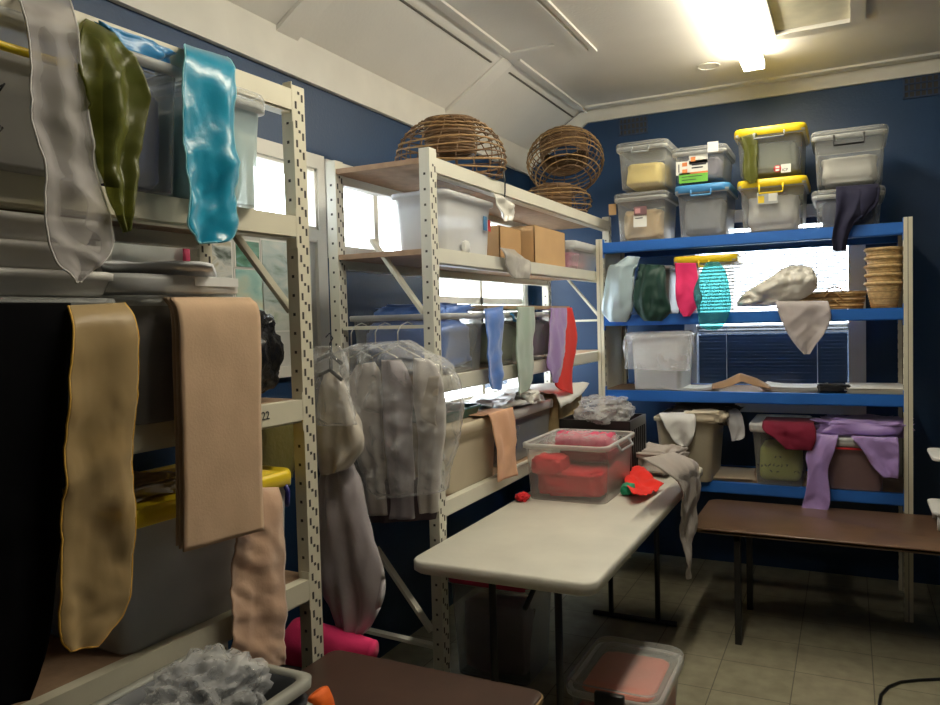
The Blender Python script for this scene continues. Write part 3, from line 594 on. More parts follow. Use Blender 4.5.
def papers(name, label, cat, c, w_, d_, n_, m, rz, group=None, curl=0):
    bm = bmesh.new(); rnd = random.Random(n_)
    for k in range(n_):
        dx, dy, a = rnd.uniform(-.01, .01), rnd.uniform(-.01, .01), rnd.uniform(-.06, .06); N_ = 8; V = []
        for i in range(N_+1):
            for j in (0, 1):
                x, y = (i/N_-.5)*w_+dx, (j-.5)*d_+dy; V.append(bm.verts.new((x*math.cos(a)-y*math.sin(a), x*math.sin(a)+y*math.cos(a), .002+.003*k+curl*(abs(i/N_-.5)*2)**3*(1 if i < N_/2 else .6))))
        for i in range(N_): bm.faces.new((V[2*i], V[2*i+2], V[2*i+3], V[2*i+1]))
    o = new(name, bm, m, smooth=False); o.rotation_euler.z = rz; o.location = c
    s = o.modifiers.new('t', 'SOLIDIFY'); s.thickness = .0015; s.offset = 1
    return tag(o, label, cat, group)
def on(px, py, z, y): q = at(px, py, 'Y', y); return Vector((q.x, y, z))
papers('paper_stack', 'loose white papers between the white tub and the brown paper', 'papers', on(690, 384, Z3, YS+.17), .30, .22, 4, M_paper, .1, curl=.02)
cloth('brown_paper', 'folded piece of brown kraft paper standing on the third blue shelf', 'paper', [P('Y', YS+.12, (712, 384), (726, 380), (740, 373), (756, 378), (771, 386)), P('Y', YS+.08, (712, 386), (726, 382), (740, 374), (756, 380), (771, 388)), P('Y', YS+.05, (712, 389), (728, 387), (742, 381), (756, 386), (771, 389))], plain('kraft_paper', (.36, .22, .12), .8), (0, -1, 0), .006, 1, 2, 20, 16, ramp=False)
papers('folded_sheet', 'white folded sheet lying below the blind on the third blue shelf', 'sheet', on(795, 385, Z3, YS+.2), .30, .24, 7, M_paper, -.05, curl=.012)
lump('black_cloth', 'small black cloth on the third blue shelf beside the white folded sheet', 'cloth', on(833, 390, Z3, YS+.08), (.16, .12, .05), cloth_m('black_cloth', (.012, .012, .014)), 4, .25)
papers('paper_stack.001', 'stack of pale flat sheets at the right end of the third blue shelf', 'papers', on(875, 390, Z3, YS+.19), .25, .34, 9, plain('pale_card', (.62, .58, .50), .7), 0)
# ------------------------------------------------------------------ back shelving, lowest level
Z4 = bz[3]+.001
M_bt = plain('beige_tub', (.46, .41, .30), .5)
tb, gb = tub_back('open_tub', 'big open beige tub heaped with white and grey cloth', 'storage tub', 655, 714, 418, Z4, YS-.06, .42, M_bt, None, tap=.025, r=.04)
lump('grey_garment', 'dark grey garment heaped at the back of the big beige tub', 'garment', on(706, 418, bz[3]+gb[2]-.06, YS+.2), (.38, .30, .13), cloth_m('dark_grey_cloth', (.10, .095, .09)), 6, .3, 3)
lump('cream_cloth', 'cream crumpled cloth lying along the rim of the big beige tub', 'cloth', on(706, 419, bz[3]+gb[2]-.025, YS+.0), (.24, .16, .07), cloth_m('cream_cloth', (.60, .53, .40)), 8, .3, 4)
cloth('white_cloth', 'white cloth hanging over the front of the big beige tub', 'cloth', [Yp(YS+.1)((664, 413), (690, 412)), Yp(YS-.03)((660, 413), (694, 413)), Yp(YS-.085)((662, 418), (696, 418)), Yp(YS-.095)((668, 430), (695, 432)), Yp(YS-.095)((676, 442), (692, 441)), Yp(YS-.095)((682, 446), (688, 446))], cloth_m('white_cotton', (.74, .74, .72)), (0, -1, 0), .012, 2, 3, 20, 34, diag=.008, dang=.9)
cloth('grey_drape', 'grey and white cloth hanging over the right side of the big beige tub', 'cloth', [Yp(YS+.16)((715, 410), (725, 406)), Yp(YS+.1)((722, 412), (738, 410)), Yp(YS+.04)((726, 420), (744, 424)), Yp(YS+.03)((730, 432), (744, 436)), Yp(YS+.02)((731, 441), (738, 440))], cloth_m('pale_grey_cloth', (.45, .45, .47)), (1, -1, 0), .01, 2, 5, 14, 24)
papers('brown_papers', 'brown and white papers lying between the beige tub and the green filled tub', 'papers', on(733, 466, Z4, YS+.2), .20, .30, 5, plain('tan_paper', (.48, .38, .26), .8), .1)
tg, gg = tub_back('storage_tub.011', 'white rimmed clear tub filled with yellow green packets of handwriting', 'storage tub', 752, 806, 424, Z4, YS-.01, .38, F_clear, F_milk, tap=.02)
fill('packet', 'yellow green packet with black handwriting inside the white rimmed tub', 'packet', tg, gg, .68, (.50, .56, .16), 11, dep=.3, amp=.02)
for a, (px, py, wd, n_) in enumerate(((773, 458, .05, 2), (757, 466, .07, 4), (768, 466, .10, 5), (770, 472, .05, 2), (794, 473, .05, 3))):
    x0, z0 = on_front(tg, px, py); bm = bmesh.new(); strokes(bm, x0, z0, wd, .016, .0025-.012, a, n_); new('handwriting', bm, M_ink, tg)
tp, gp = tub_back('storage_tub.012', 'smoky tub with a red handle under the purple cloth', 'storage tub', 824, 887, 438, Z4, YS-.01, .38, see('smoky_pink_plastic', (.30, .20, .20), .7, .35), M_milk if False else F_milk, M_red, hw=.17, tap=.02, drop=.02)
fill('folded_cloth.008', 'plum cloth inside the smoky tub with the red handle', 'cloth', tp, gp, .8, (.16, .07, .10), 12)
K_maroon = cloth_m('maroon_cloth', (.16, .008, .028)); K_purple = satin('lilac_satin', (.36, .24, .56), .45)
cloth('maroon_cloth', 'dark maroon cloth slung over the white rimmed tub', 'cloth', [Yp(YS+.2)((768, 423), (812, 424)), Yp(YS+.0)((763, 425), (814, 427)), Yp(YS-.045)((764, 430), (816, 430)), Yp(YS-.055)((778, 440), (816, 440)), Yp(YS-.055)((786, 449), (812, 450))], K_maroon, (0, -1, 0), .014, 2, 7, 24, 30, diag=.007, dang=-.4, top=topz(tg, gg), back=(0, .2, 0))
lump('purple_cloth', 'lilac cloth bunched on top of the tub with the red handle', 'cloth', on(862, 436, bz[3]+gp[2]+.022, YS+.12), (.48, .28, .10), K_purple, 5, .35, 3.5, cre=.1)
cloth('lilac_cloth', 'lilac sash hanging from the red handled tub down to the bench', 'sash', [Yp(YS+.12)((822, 430), (838, 430)), Yp(YS-.045)((815, 434), (838, 433)), Yp(YS-.06)((806, 455), (834, 452)), Yp(YS-.06)((808, 470), (828, 470)), Yp(YS-.065)((806, 490), (830, 490)), Yp(YS-.065)((802, 506), (830, 503)), Yp(YS-.07)((800, 512), (826, 513))], K_purple, (0, -1, 0), .012, 2, 2, 22, 44, diag=.008, dang=.9, top=topz(tp, gp), back=(0, .12, 0))
cloth('purple_drape', 'lilac cloth falling over the right corner of the red handled tub', 'cloth', [Yp(YS+.1)((856, 432), (892, 430)), Yp(YS-.045)((852, 436), (898, 436)), Yp(YS-.055)((864, 452), (899, 450)), Yp(YS-.055)((872, 465), (899, 465)), Yp(YS-.055)((884, 477), (898, 478))], K_purple, (0, -1, 0), .01, 2, 9, 20, 34, diag=.007, dang=-.7, top=topz(tp, gp), back=(0, .12, 0))
# ------------------------------------------------------------------ white rack by the windows: top
def Xp(x): return lambda *pp: P('X', x, *pp)
def wicker_frame(name, label, c, rx, rz_, tilt, spin, rings=9, mer=16, core=True, lo=-.75, hi=.86):
    t = thing(name, label, 'wicker frame', c, 0, 'round wicker frames on top of the white rack')
    R_ = Matrix.Rotation(spin, 3, 'Z') @ Matrix.Rotation(tilt, 3, 'X'); a0, a1 = math.asin(lo), math.asin(hi)
    zmin = min((R_ @ Vector((rx*math.cos(a0)*math.cos(q), rx*math.cos(a0)*math.sin(q), rz_*lo))).z for q in [i*.3 for i in range(21)]+[0])
    allp = [(R_ @ Vector((rx*math.cos(a)*math.cos(q), rx*math.cos(a)*math.sin(q), rz_*math.sin(a)))).z for a in [a0+(a1-a0)*i/12 for i in range(13)] for q in [j*.35 for j in range(18)]]
    sh = Vector((0, 0, -min(allp)+.006))
    def pt(a, q, k=1): return R_ @ Vector((rx*k*math.cos(a)*math.cos(q), rx*k*math.cos(a)*math.sin(q), rz_*k*math.sin(a)))+sh
    for i in range(rings):
        a = a0+(a1-a0)*i/(rings-1); bm = bmesh.new(); rn = random.Random(i)
        tube(bm, [pt(a+.03*math.sin(3*q+i), q, 1.01 if j % 2 else .995) for j, q in enumerate([j*2*math.pi/48 for j in range(48)])], .0032+.001*rn.random(), 5, True); new('hoop', bm, M_cane if i % 3 else M_cane2, t)
    for j in range(mer):
        q = j*2*math.pi/mer; bm = bmesh.new(); tube(bm, [pt(a0+(a1-a0)*i/14, q+.05*math.sin(i*.5+j), .99) for i in range(15)], .0026, 5); new('rib', bm, M_cane2, t)
    if core:
        bm = bmesh.new()
        for k in range(12):
            a = a1+.02*math.sin(k); r_ = rx*math.cos(a1)*(1+.015*(k % 2)); tube(bm, [R_ @ Vector((r_*math.cos(q), r_*math.sin(q), rz_*math.sin(a1)-.012*k))+sh for q in [j*2*math.pi/36 for j in range(36)]], .0065, 5, True)
        new('woven_neck', bm, M_cane2, t)
    return t
zt = R2Z[0]+.002
w1 = at(455, 165, 'X', -1.44)
wicker_frame('wicker_globe', 'big round open wicker frame nearest on top of the white rack', (-1.45, 2.80, zt), .225, .185, .06, .3, 11, 20, lo=-.35, hi=.9)
wicker_frame('wicker_globe.001', 'lower round wicker frame, under the tilted one in the corner', (-1.475, 4.10, zt), .205, .105, 0, .5, 8, 16, lo=-.72, hi=.9)
wicker_frame('wicker_globe.002', 'upper tilted round wicker frame resting on another in the corner', (-1.44, 4.19, zt+.135), .215, .175, -.5, .5, 12, 18, lo=-.8, hi=.8)
bm = bmesh.new(); tube(bm, P('X', X2+.012, (503, 170), (505, 182), (505, 192), (504, 202)), .0035, 6)
tag(new('black_wire', bm, M_black), 'black wire hanging off the near wicker frame over the rack edge', 'wire')
# second level
zb = R2Z[1]+.001; xf = X2-.02
tl, gl = tub_left('storage_tub.013', 'tall white tub stuffed with clothes against the bright window', 'storage tub', 444, 492, 196, zb, xf, .21, see('bright_milky_plastic', (.80, .81, .82), .55, .35), None, tap=.012)
bm = bmesh.new(); q = local(tl, at(487, 222, 'X', xf+.003)); 
new('blue_mark', bx(q.x-.03, q.x-.002, -.004, -.001, q.z-.035, q.z+.02), M_tblue, tl, smooth=False)
new('red_mark', bx(q.x+.012, q.x+.03, -.004, -.001, q.z-.035, q.z+.01), M_lred, tl, smooth=False)
lump('clothes_heap', 'grey and white clothes heaped above the tall white tub', 'clothes', (xf-.105, (gl[0]+gl[1])/2, zb+gl[2]-.05), (.18, gl[1]-gl[0]-.06, .085), cloth_m('lilac_grey_cloth', (.50, .48, .52)), 3, .25, 4, cre=.12)
cloth('plastic_wrapped_cloth', 'pale shiny cloth spilling over the right edge of the tall white tub', 'cloth', [P('X', xf-.08, (484, 192), (494, 192)), P('X', xf+.015, (488, 194), (500, 197)), P('X', xf+.03, (490, 204), (508, 204)), P('X', xf+.035, (496, 215), (513, 214)), P('X', xf+.035, (499, 222), (508, 221))], satin('oyster_satin', (.62, .60, .54), .35), (1, 0, 0), .014, 2, 3, 16, 24, diag=.01, dang=.8)
lump('white_ornament', 'tiny white ornament in front of the tall white tub', 'ornament', (X2-.012, at(466, 247, 'X', X2-.012).y, zb), (.02, .05, .05), M_wht, 3, .3, 3, sub=3)
cloth('grey_rag', 'shiny grey rag hanging over the beam left of the cardboard box', 'cloth', [P('X', X2-.06, (498, 248), (512, 250)), P('X', X2+.008, (499, 250), (522, 259)), P('X', X2+.02, (506, 262), (526, 262)), P('X', X2+.022, (509, 272), (525, 271)), P('X', X2+.02, (511, 279), (523, 279))], satin('grey_satin', (.36, .34, .31), .4), (1, 0, 0), .012, 2, 5, 18, 28, diag=.006, dang=1)
def carton(name, label, loc, rz, w_, d_, h_, m=M_card, writ=0):
    t = thing(name, label, 'cardboard box', loc, rz)
    bm = bmesh.new(); box(bm, 0, w_, 0, .004, 0, h_); box(bm, 0, w_, d_-.004, d_, 0, h_); box(bm, 0, .004, 0, d_, 0, h_); box(bm, w_-.004, w_, 0, d_, 0, h_); box(bm, 0, w_, 0, d_, 0, .004)
    new('body', bm, m, t, smooth=False)
    for y0, y1 in ((.001, d_/2-.001), (d_/2+.001, d_-.001)): new('flap', bx(.001, w_-.001, y0, y1, h_+.0005, h_+.004), m, t, smooth=False)
    new('tape', bx(-.001, w_+.001, d_/2-.025, d_/2+.025, h_+.0042, h_+.005), plain('packing_tape', (.5, .36, .2), .3), t, smooth=False)
    return t
yb0, yb1 = at(530, 240, 'X', xf).y, at(568, 240, 'X', xf).y
# carton turned so that one corner points into the room
h_ = at(545, 228, 'X', xf).z-zb
ct = carton('cardboard_box', 'brown cardboard box with scrawled writing beside the pink tub', (xf-.37, 3.30, zb), 0, .36, .42, h_, plain('cardboard_new', (.52, .33, .16), .8))
for k, (x, z, n_) in enumerate(((.06, h_*.78, 4), (.17, h_*.80, 5), (.05, h_*.52, 4), (.09, h_*.33, 5))):
    bm = bmesh.new(); strokes(bm, x, z, .11, .02, -.001, k+3, n_); new('handwriting', bm, plain('faded_ink', (.2, .11, .05), .8), ct)
carton('cardboard_box.001', 'smaller brown cardboard box between the tall white tub and the larger carton', (xf-.36, 3.02, zb), 0, .30, .24, h_*.86, plain('cardboard_dull', (.45, .27, .12), .8))
tk, gk = tub_left('storage_tub.014', 'small clear tub of pink cloth at the end of the second white shelf', 'storage tub', 570, 598, 243, zb, xf, .30, F_clear, F_milk, tap=.02)
tk.location.y = 3.80
fill('folded_cloth.009', 'pink cloth inside the small clear tub in the corner', 'cloth', tk, gk and (0, gk[1]-gk[0], gk[2]), .8, (.70, .28, .42), 13, dep=.2, x=(.16, .84))
# third level: three tubs with a board on top, sashes
zb = R2Z[2]+.001
tn, gn = tub_left('storage_tub.015', 'clear tub full of royal blue satin behind the cream slotted post', 'storage tub', 445, 485, 313, zb, xf, .40, F_clear, None, tap=.012)
lump('blue_satin_heap', 'royal blue satin piled in and over the clear tub behind the post', 'cloth', (xf-.2, (gn[0]+gn[1])/2, zb+.012), (.38, (gn[1]-gn[0])*1.02, gn[2]*.98), satin('royal_blue_satin', (.08, .20, .60), .35), 4, .12, 2.5, sq=.35)
lump('blue_satin_cloth', 'crest of royal blue satin showing above the tub rim', 'cloth', (xf-.2, gn[0]+.22, zb+gn[2]-.02), (.34, .38, .07), MATS['royal_blue_satin'], 9, .3, 3, cre=.1)
tm, gm = tub_left('storage_tub.016', 'clear tub with a blue latch filled with sage cloth, third white shelf', 'storage tub', 491, 533, 312, zb, xf, .38, F_clear, None, M_tblue, tap=.012)
fill('folded_cloth.010', 'sage green cloth inside the clear tub with the blue latch', 'cloth', tm, (0, gm[1]-gm[0], gm[2]), .8, (.34, .42, .28), 14, dep=.3)
to, go = tub_left('storage_tub.017', 'clear tub of purple cloth behind the lilac sash, third white shelf', 'storage tub', 537, 567, 312, zb, xf, .36, F_grey, None, tap=.012)
fill('folded_cloth.011', 'dusky purple cloth inside the tub behind the lilac satin strip', 'cloth', to, (0, go[1]-go[0], go[2]), .85, (.30, .18, .34), 15, dep=.3)
ya, yb_ = at(470, 308, 'X', xf-.1).y, at(571, 308, 'X', xf).y
zz = zb+max(gm[2], go[2])+.013
tag(new('hardboard_sheet', bx(xf-.38, xf+.01, gm[0]-.05, go[1]+.02, zz, zz+.014), plain('hardboard', (.34, .25, .15), .7), smooth=False), 'brown hardboard sheet laid across two clear tubs', 'board')
xc = X2+.015
cloth('blue_satin_strip', 'royal blue satin strip hanging below the third white shelf', 'cloth', [P('X', xf-.1, (480, 309), (500, 307)), P('X', xc-.005, (483, 311), (502, 308)), P('X', xc+.01, (484, 330), (502, 328)), P('X', xc+.01, (485, 360), (501, 360)), P('X', xc+.01, (487, 383), (500, 386)), P('X', xc+.01, (490, 389), (498, 390))], MATS['royal_blue_satin'], (1, 0, 0), .007, 2, 2, 16, 44, diag=.006, dang=.6)
cloth('sage_satin_strip', 'sage satin strip hanging from the blue latched tub', 'cloth', [P('X', xf-.02, (514, 312), (531, 312)), P('X', xc, (515, 316), (533, 315)), P('X', xc+.01, (515, 345), (532, 345)), P('X', xc+.01, (516, 375), (532, 373)), P('X', xc+.01, (517, 397), (526, 390))], satin('sage_satin', (.36, .46, .38), .4), (1, 0, 0), .006, 2, 7, 14, 40, diag=.004, dang=.6, top=topz(tm, gm, False), back=(-.05, 0, 0))
cloth('lilac_satin_strip', 'lilac satin strip beside the red one on the third white shelf', 'cloth', [P('X', xf-.02, (549, 311), (564, 311)), P('X', xc, (549, 314), (565, 313)), P('X', xc+.012, (547, 335), (564, 335)), P('X', xc+.012, (547, 362), (563, 362)), P('X', xc+.012, (550, 375), (560, 374)), P('X', xc+.012, (554, 383), (557, 382))], satin('pale_purple_satin', (.34, .22, .52), .35), (1, 0, 0), .008, 2, 4, 14, 40, diag=.006, dang=.8, top=topz(to, go, False), back=(-.05, 0, 0))
cloth('red_cloth_strip', 'bright red cloth strip hanging at the right of the lilac strip', 'cloth', [P('X', xf-.02, (562, 311), (570, 312)), P('X', xc-.011, (561, 314), (572, 316)), P('X', xc-.011, (562, 335), (577, 338)), P('X', xc-.011, (560, 360), (573, 360)), P('X', xc-.011, (554, 382), (572, 382)), P('X', xc-.011, (560, 390), (573, 394))], cloth_m('bright_red_cloth', (.78, .03, .02)), (1, 0, 0), .003, 1.5, 6, 14, 40, top=topz(to, go, False), back=(-.05, 0, 0))
# fourth level
zb = R2Z[3]+.001
tq, gq = tub_left('storage_tub.018', 'beige lidded tub with a green tray on top, left of the fourth white shelf', 'storage tub', 449, 498, 420, zb, xf, .36, plain('cream_tub', (.52, .45, .33), .45), plain('cream_lid', (.55, .47, .34), .45), tap=.012)
t = thing('green_tray', 'dark green rimmed tray lying on the beige lidded tub', 'tray', (xf-.04, gq[0]+.05, zb+gq[2]+.026), math.pi/2)
bm = bmesh.new(); loft(bm, [[(x, y, z) for x, y in rrect(-o, .32+o, -o, .26+o, .04)] for o, z in ((-.01, 0), (0, .03), (.006, .032), (.006, .04), (-.006, .04), (-.018, .006))]); new('tray_body', bm, plain('dark_green_plastic', (.015, .13, .12), .35), t)
new('liner', bx(.03, .29, .03, .23, .007, .012), M_paper, t, smooth=False)
bm = bmesh.new(); tube(bm, [(.06, .255, .04), (.06, .25, .065), (.26, .25, .065), (.26, .255, .04)], .006, 6); new('handle', bm, MATS['dark_green_plastic'], t)
cloth('peach_cloth', 'peach cloth strip hanging down the front of the beige lidded tub', 'cloth', [P('X', xf-.12, (482, 416), (502, 412)), P('X', xc, (488, 420), (512, 416)), P('X', xc+.01, (492, 437), (514, 434)), P('X', xc+.012, (494, 455), (513, 452)), P('X', xc+.015, (496, 482), (515, 475))], cloth_m('peach_cloth', (.66, .38, .24)), (1, 0, 0), .007, 2, 3, 16, 34, diag=.003, dang=.8, top=topz(tq, gq), back=(-.12, 0, 0))
tr, gr = tub_left('storage_tub.019', 'clear tub with a white lid and blue cloth, fourth white shelf', 'storage tub', 503, 552, 405, zb, xf-.03, .36, F_grey, M_wht, tap=.012)
fill('folded_cloth.012', 'deep blue cloth inside the white lidded tub on the fourth white shelf', 'cloth', tr, (0, gr[1]-gr[0], gr[2]), .85, (.04, .07, .30), 16, dep=.3, x=(.45, .95))
puff('white_bag', 'thin white plastic bag lying flat on the white lidded tub', 'bag', [P('Z', zb+gr[2]+.035, (468, 404), (474, 397)), P('Z', zb+gr[2]+.04, (500, 408), (500, 393)), P('Z', zb+gr[2]+.04, (525, 404), (528, 392)), P('Z', zb+gr[2]+.035, (545, 400), (540, 394))], plain('thin_white_plastic', (.78, .78, .78), .3, bmp=.3, bscale=30), (0, 0, 1), .012, .006, 3, cre=.02)
cb = carton('cardboard_box.002', 'worn cardboard box under white paper at the corner end of the fourth shelf', (xf-.36, 3.55, zb), 0, .36, .36, at(560, 396, 'X', xf).z-zb, plain('worn_cardboard', (.42, .31, .15), .85, amt=.25, scale=14))
cloth('white_paper_sheet', 'torn white paper sheet draped over the worn cardboard box', 'paper', [[Vector((xf-.34, 3.52, .005))+Vector((0, 0, at(560, 396, 'X', xf).z)), Vector((xf+.0, 3.5, .012))+Vector((0, 0, at(560, 396, 'X', xf).z)), Vector((xf+.03, 3.5, -.05))+Vector((0, 0, at(560, 396, 'X', xf).z))], [Vector((xf-.34, 3.75, .012+at(560, 396, 'X', xf).z)), Vector((xf, 3.72, .015+at(560, 396, 'X', xf).z)), Vector((xf+.035, 3.72, -.03+at(560, 396, 'X', xf).z))], [Vector((xf-.34, 3.93, .02+at(560, 396, 'X', xf).z)), Vector((xf, 3.93, .03+at(560, 396, 'X', xf).z)), Vector((xf+.03, 3.95, .02+at(560, 396, 'X', xf).z))]], M_paper, (0, 0, 1), .008, 2, 4, 20, 20, ramp=False)
lump('crumpled_paper', 'crumpled white tissue beside the sage satin strip', 'paper', (xf-.03, at(515, 395, 'X', xf).y+.22, zb+gr[2]+.03), (.10, .14, .07), M_paper, 6, .3, 3, cre=.2)
lump('black_bin_liner', 'white and dark plastic bundle at the back of the fourth shelf', 'bundle', (xf-.2, 3.98, zb), (.2, .12, .2), M_paper, 12, .3, 3)
# under the white rack
tu, gu = tub_back('storage_tub.020', 'pale tub with a pink lid standing on the floor under the white rack', 'storage tub', 449, 528, 577, .001, 2.80, .30, F_clear, plain('pink_lid', (.55, .03, .10), .4), tap=.02)
fill('folded_cloth.013', 'pale mauve cloth inside the pink lidded tub on the floor', 'cloth', tu, (0, gu[1]-gu[0], gu[2]), .8, (.30, .24, .26), 17, dep=.15)
lump('paper_scrap', 'small white and red crumpled scrap near the foot of the cream slotted post', 'scrap', Vector((X2+.06, 2.38, 0)), (.05, .05, .03), M_paper, 2, .3, 3, sub=3)
# ------------------------------------------------------------------ hanging garments between the racks
M_sil = satin('silver_satin', (.52, .48, .45), .30); M_lil = satin('grey_lilac_satin', (.40, .36, .38), .35)
def hanger(name, label, y, px, py, wpx, m, hook=True):
    a = at(px-wpx/2, py+10, 'Y', y); b_ = at(px+wpx/2, py+14, 'Y', y); top = at(px, py, 'Y', y); bm = bmesh.new()
    tube(bm, [a, top-Vector((0, 0, .012)), b_], .006, 6)
    tube(bm, [top-Vector((0, 0, .012)), top+Vector((0, 0, .02)), top+Vector((.012, 0, .035)), top+Vector((0, 0, .05)), top+Vector((-.014, 0, .038))], .002, 5)
    return tag(new(name, bm, m), label, 'hanger')
for k, x in enumerate((-1.56, -1.46, -1.37)):
    bm = bmesh.new(); z = 1.487
    tube(bm, [Vector((x, 2.22, z-.075)), Vector((x, 2.22, z-.03)), Vector((x, 2.24, z-.008)), Vector((x, 2.285, z+.004)), Vector((x, 2.318, z-.004))], .0022, 6); tube(bm, [Vector((x-.10, 2.2, z-.115)), Vector((x, 2.22, z-.075)), Vector((x+.10, 2.2, z-.115))], .003, 5)
    tag(new('wire_hanger' if not k else 'wire_hanger.%03d' % k, bm, M_galv), ['leftmost wire hanger hooked on the white rack side bar', 'middle wire hanger hooked on the white rack side bar', 'rightmost wire hanger hooked on the white rack side bar'][k], 'hanger', 'wire hangers on the side bar')
yg = 2.17
def Yg(d=0): return lambda *pp: P('Y', yg+d, *pp)
puff('grey_garment.001', 'pale grey satin garment at the left inside the clear garment cover', 'garment', [Yg()((357, 365), (374, 362)), Yg()((350, 385), (380, 380)), Yg()((352, 430), (382, 430)), Yg()((360, 470), (384, 470)), Yg()((366, 515), (388, 515))], M_sil, thick=.028, amp=.012, folds=2.5, seed=2, endpinch=.5)
puff('grey_garment.002', 'mid grey satin garment in the middle of the clear garment cover', 'garment', [Yg()((382, 360), (400, 360)), Yg()((382, 385), (412, 384)), Yg()((386, 430), (412, 430)), Yg()((388, 470), (414, 470)), Yg()((390, 518), (416, 518))], M_lil, thick=.028, amp=.012, folds=3, seed=5, endpinch=.5)
puff('grey_garment.003', 'silver satin garment with a pointed lapel at the right inside the clear cover', 'garment', [Yg()((414, 358), (432, 360)), Yg()((414, 384), (442, 382)), Yg()((416, 430), (444, 428)), Yg()((418, 470), (440, 470)), Yg()((418, 512), (438, 512))], M_sil, thick=.028, amp=.012, folds=2.5, seed=9, endpinch=.5)
cloth('satin_lapel', 'loose pointed silver lapel on the right hand covered garment', 'cloth', [P('Y', yg-.05, (430, 376), (440, 376)), P('Y', yg-.055, (424, 400), (438, 400)), P('Y', yg-.055, (422, 415), (436, 420)), P('Y', yg-.05, (428, 420), (438, 427))], plain('ivory_satin', (.56, .50, .42), .35), (0, -1, 0), .006, 1, 3, 12, 20)
puff('garment_cover', 'clear crinkled plastic cover over the grey garments on the white rack side bar', 'garment cover', [Yg(-.01)((360, 343), (408, 340)), Yg(-.01)((348, 352), (425, 350)), Yg(-.01)((342, 375), (452, 368)), Yg(-.01)((344, 410), (462, 400)), Yg(-.01)((352, 450), (456, 440)), Yg(-.01)((366, 485), (449, 472)), Yg(-.01)((378, 498), (446, 490))], F_film, thick=.085, amp=.02, cre=.045, s=9, seed=4, N=44, M=84, pw=.35)
puff('dark_hems', 'dark folded hems hanging below the clear garment cover', 'garment', [Yg(.03)((366, 480), (440, 478)), Yg(.03)((368, 505), (440, 502)), Yg(.03)((372, 522), (438, 518))], cloth_m('plum_grey_cloth', (.12, .09, .10)), thick=.03, amp=.008, folds=4, seed=1, endpinch=.7)
# silver dress next to the first rack
yd = 1.86
def Yd(d=0): return lambda *pp: P('Y', yd+d, *pp)
puff('silver_bolero', 'shiny silver satin bolero hanging beside the near rack post', 'garment', [Yd()((324, 372), (338, 372)), Yd()((318, 392), (346, 386)), Yd()((315, 425), (354, 415)), Yd()((314, 455), (364, 440)), Yd()((316, 472), (352, 462)), Yd()((326, 476), (344, 470))], satin('bright_silver_satin', (.62, .56, .48), .26), thick=.03, amp=.014, folds=2.5, seed=3, s=7, N=16, M=40)
puff('silver_dress', 'long grey lilac dress hanging under the silver bolero', 'garment', [Yd(.035)((326, 455), (344, 450)), Yd(.035)((318, 490), (358, 480)), Yd(.035)((317, 530), (368, 520)), Yd(.035)((318, 570), (380, 560)), Yd(.035)((328, 600), (382, 592)), Yd(.035)((338, 625), (374, 622)), Yd(.035)((346, 640), (362, 636))], M_lil, thick=.035, amp=.016, folds=4, seed=6, s=5, N=22, M=60)
hanger('black_hanger', 'black plastic hanger above the silver bolero', yd-.03, 330, 366, 24, M_black)
hanger('black_hanger.001', 'second black hanger with lilac padding just above the first', yd-.0, 330, 350, 24, M_black)
puff('plastic_cover', 'clear plastic cover over the hangers beside the near rack post', 'plastic cover', [Yd(-.03)((316, 346), (340, 346)), Yd(-.03)((314, 362), (346, 362)), Yd(-.03)((313, 385), (348, 385)), Yd(-.03)((314, 410), (354, 415)), Yd(-.03)((318, 425), (356, 425))], F_film, thick=.04, amp=.015, cre=.03, seed=8, N=14, M=28)
# pink cloth low behind the dark brown table
puff('pink_cloth.001', 'hot pink cloth bundle low behind the near rack post', 'cloth', [P('Y', 1.86, (282, 640), (284, 668)), P('Y', 1.86, (296, 618), (300, 675)), P('Y', 1.86, (330, 626), (330, 675)), P('Y', 1.86, (352, 634), (352, 668)), P('Y', 1.86, (374, 640), (374, 660))], MATS['hot_pink_cloth'], thick=.05, amp=.01, seed=3)
t = thing('plinth_box', 'dark carton on the floor holding up the hot pink cloth', 'box', (-1.66, 1.80, 0)); new('body', bx(0, .42, 0, .17, 0, at(330, 660, 'Y', 1.86).z-.02, bev=.004), M_dark, t)

# ------------------------------------------------------------------ near rack contents
def Rp(c): return lambda *pp: P('R', c, *pp)
zb = R1Z[1]+.001
t1, g1 = tub_r1('storage_tub.021', 'large milky tub with yellow handles and handwriting, top left corner', 'storage tub', -75, 107, 8, zb, .05, .34, F_milk, None, None, tap=.006)
W1 = g1[1]-g1[0]
for k in (0,):
    a = local(t1, at(5, 22, 'R', .06)); b_ = local(t1, at(82, 62, 'R', .06)); zz = g1[2]-.03
    bm = bmesh.new(); x0, x1 = W1-.30, W1-.035; tube(bm, [(x0, -.006, zz+.015), (x0, -.02, zz-.02), (x0+.012, -.024, zz-.045), (x1-.012, -.024, zz-.045), (x1, -.02, zz-.02), (x1, -.006, zz+.015)], .008, 8); new('handle', bm, M_yellow, t1)
for k, (x, z, wd) in enumerate(((W1-.29, .20, .08), (W1-.26, .125, .05), (W1-.30, .085, .06), (W1-.29, .05, .08))):
    bm = bmesh.new(); strokes(bm, x, z, wd, .022, -.0065+.002, k+20, 3); new('handwriting', bm, M_ink, t1)
fill('folded_cloth.014', 'pale grey cloth inside the milky tub with yellow handles', 'cloth', t1, (0, W1, g1[2]), .85, (.60, .58, .56), 21, dep=.28, x=(.04, .96))
t2, g2 = tub_r1('storage_tub.022', 'clear tub of deep blue cloth behind the olive organza scarf', 'storage tub', 121, 180, 43, zb, .045, .34, F_grey, None, tap=.012)
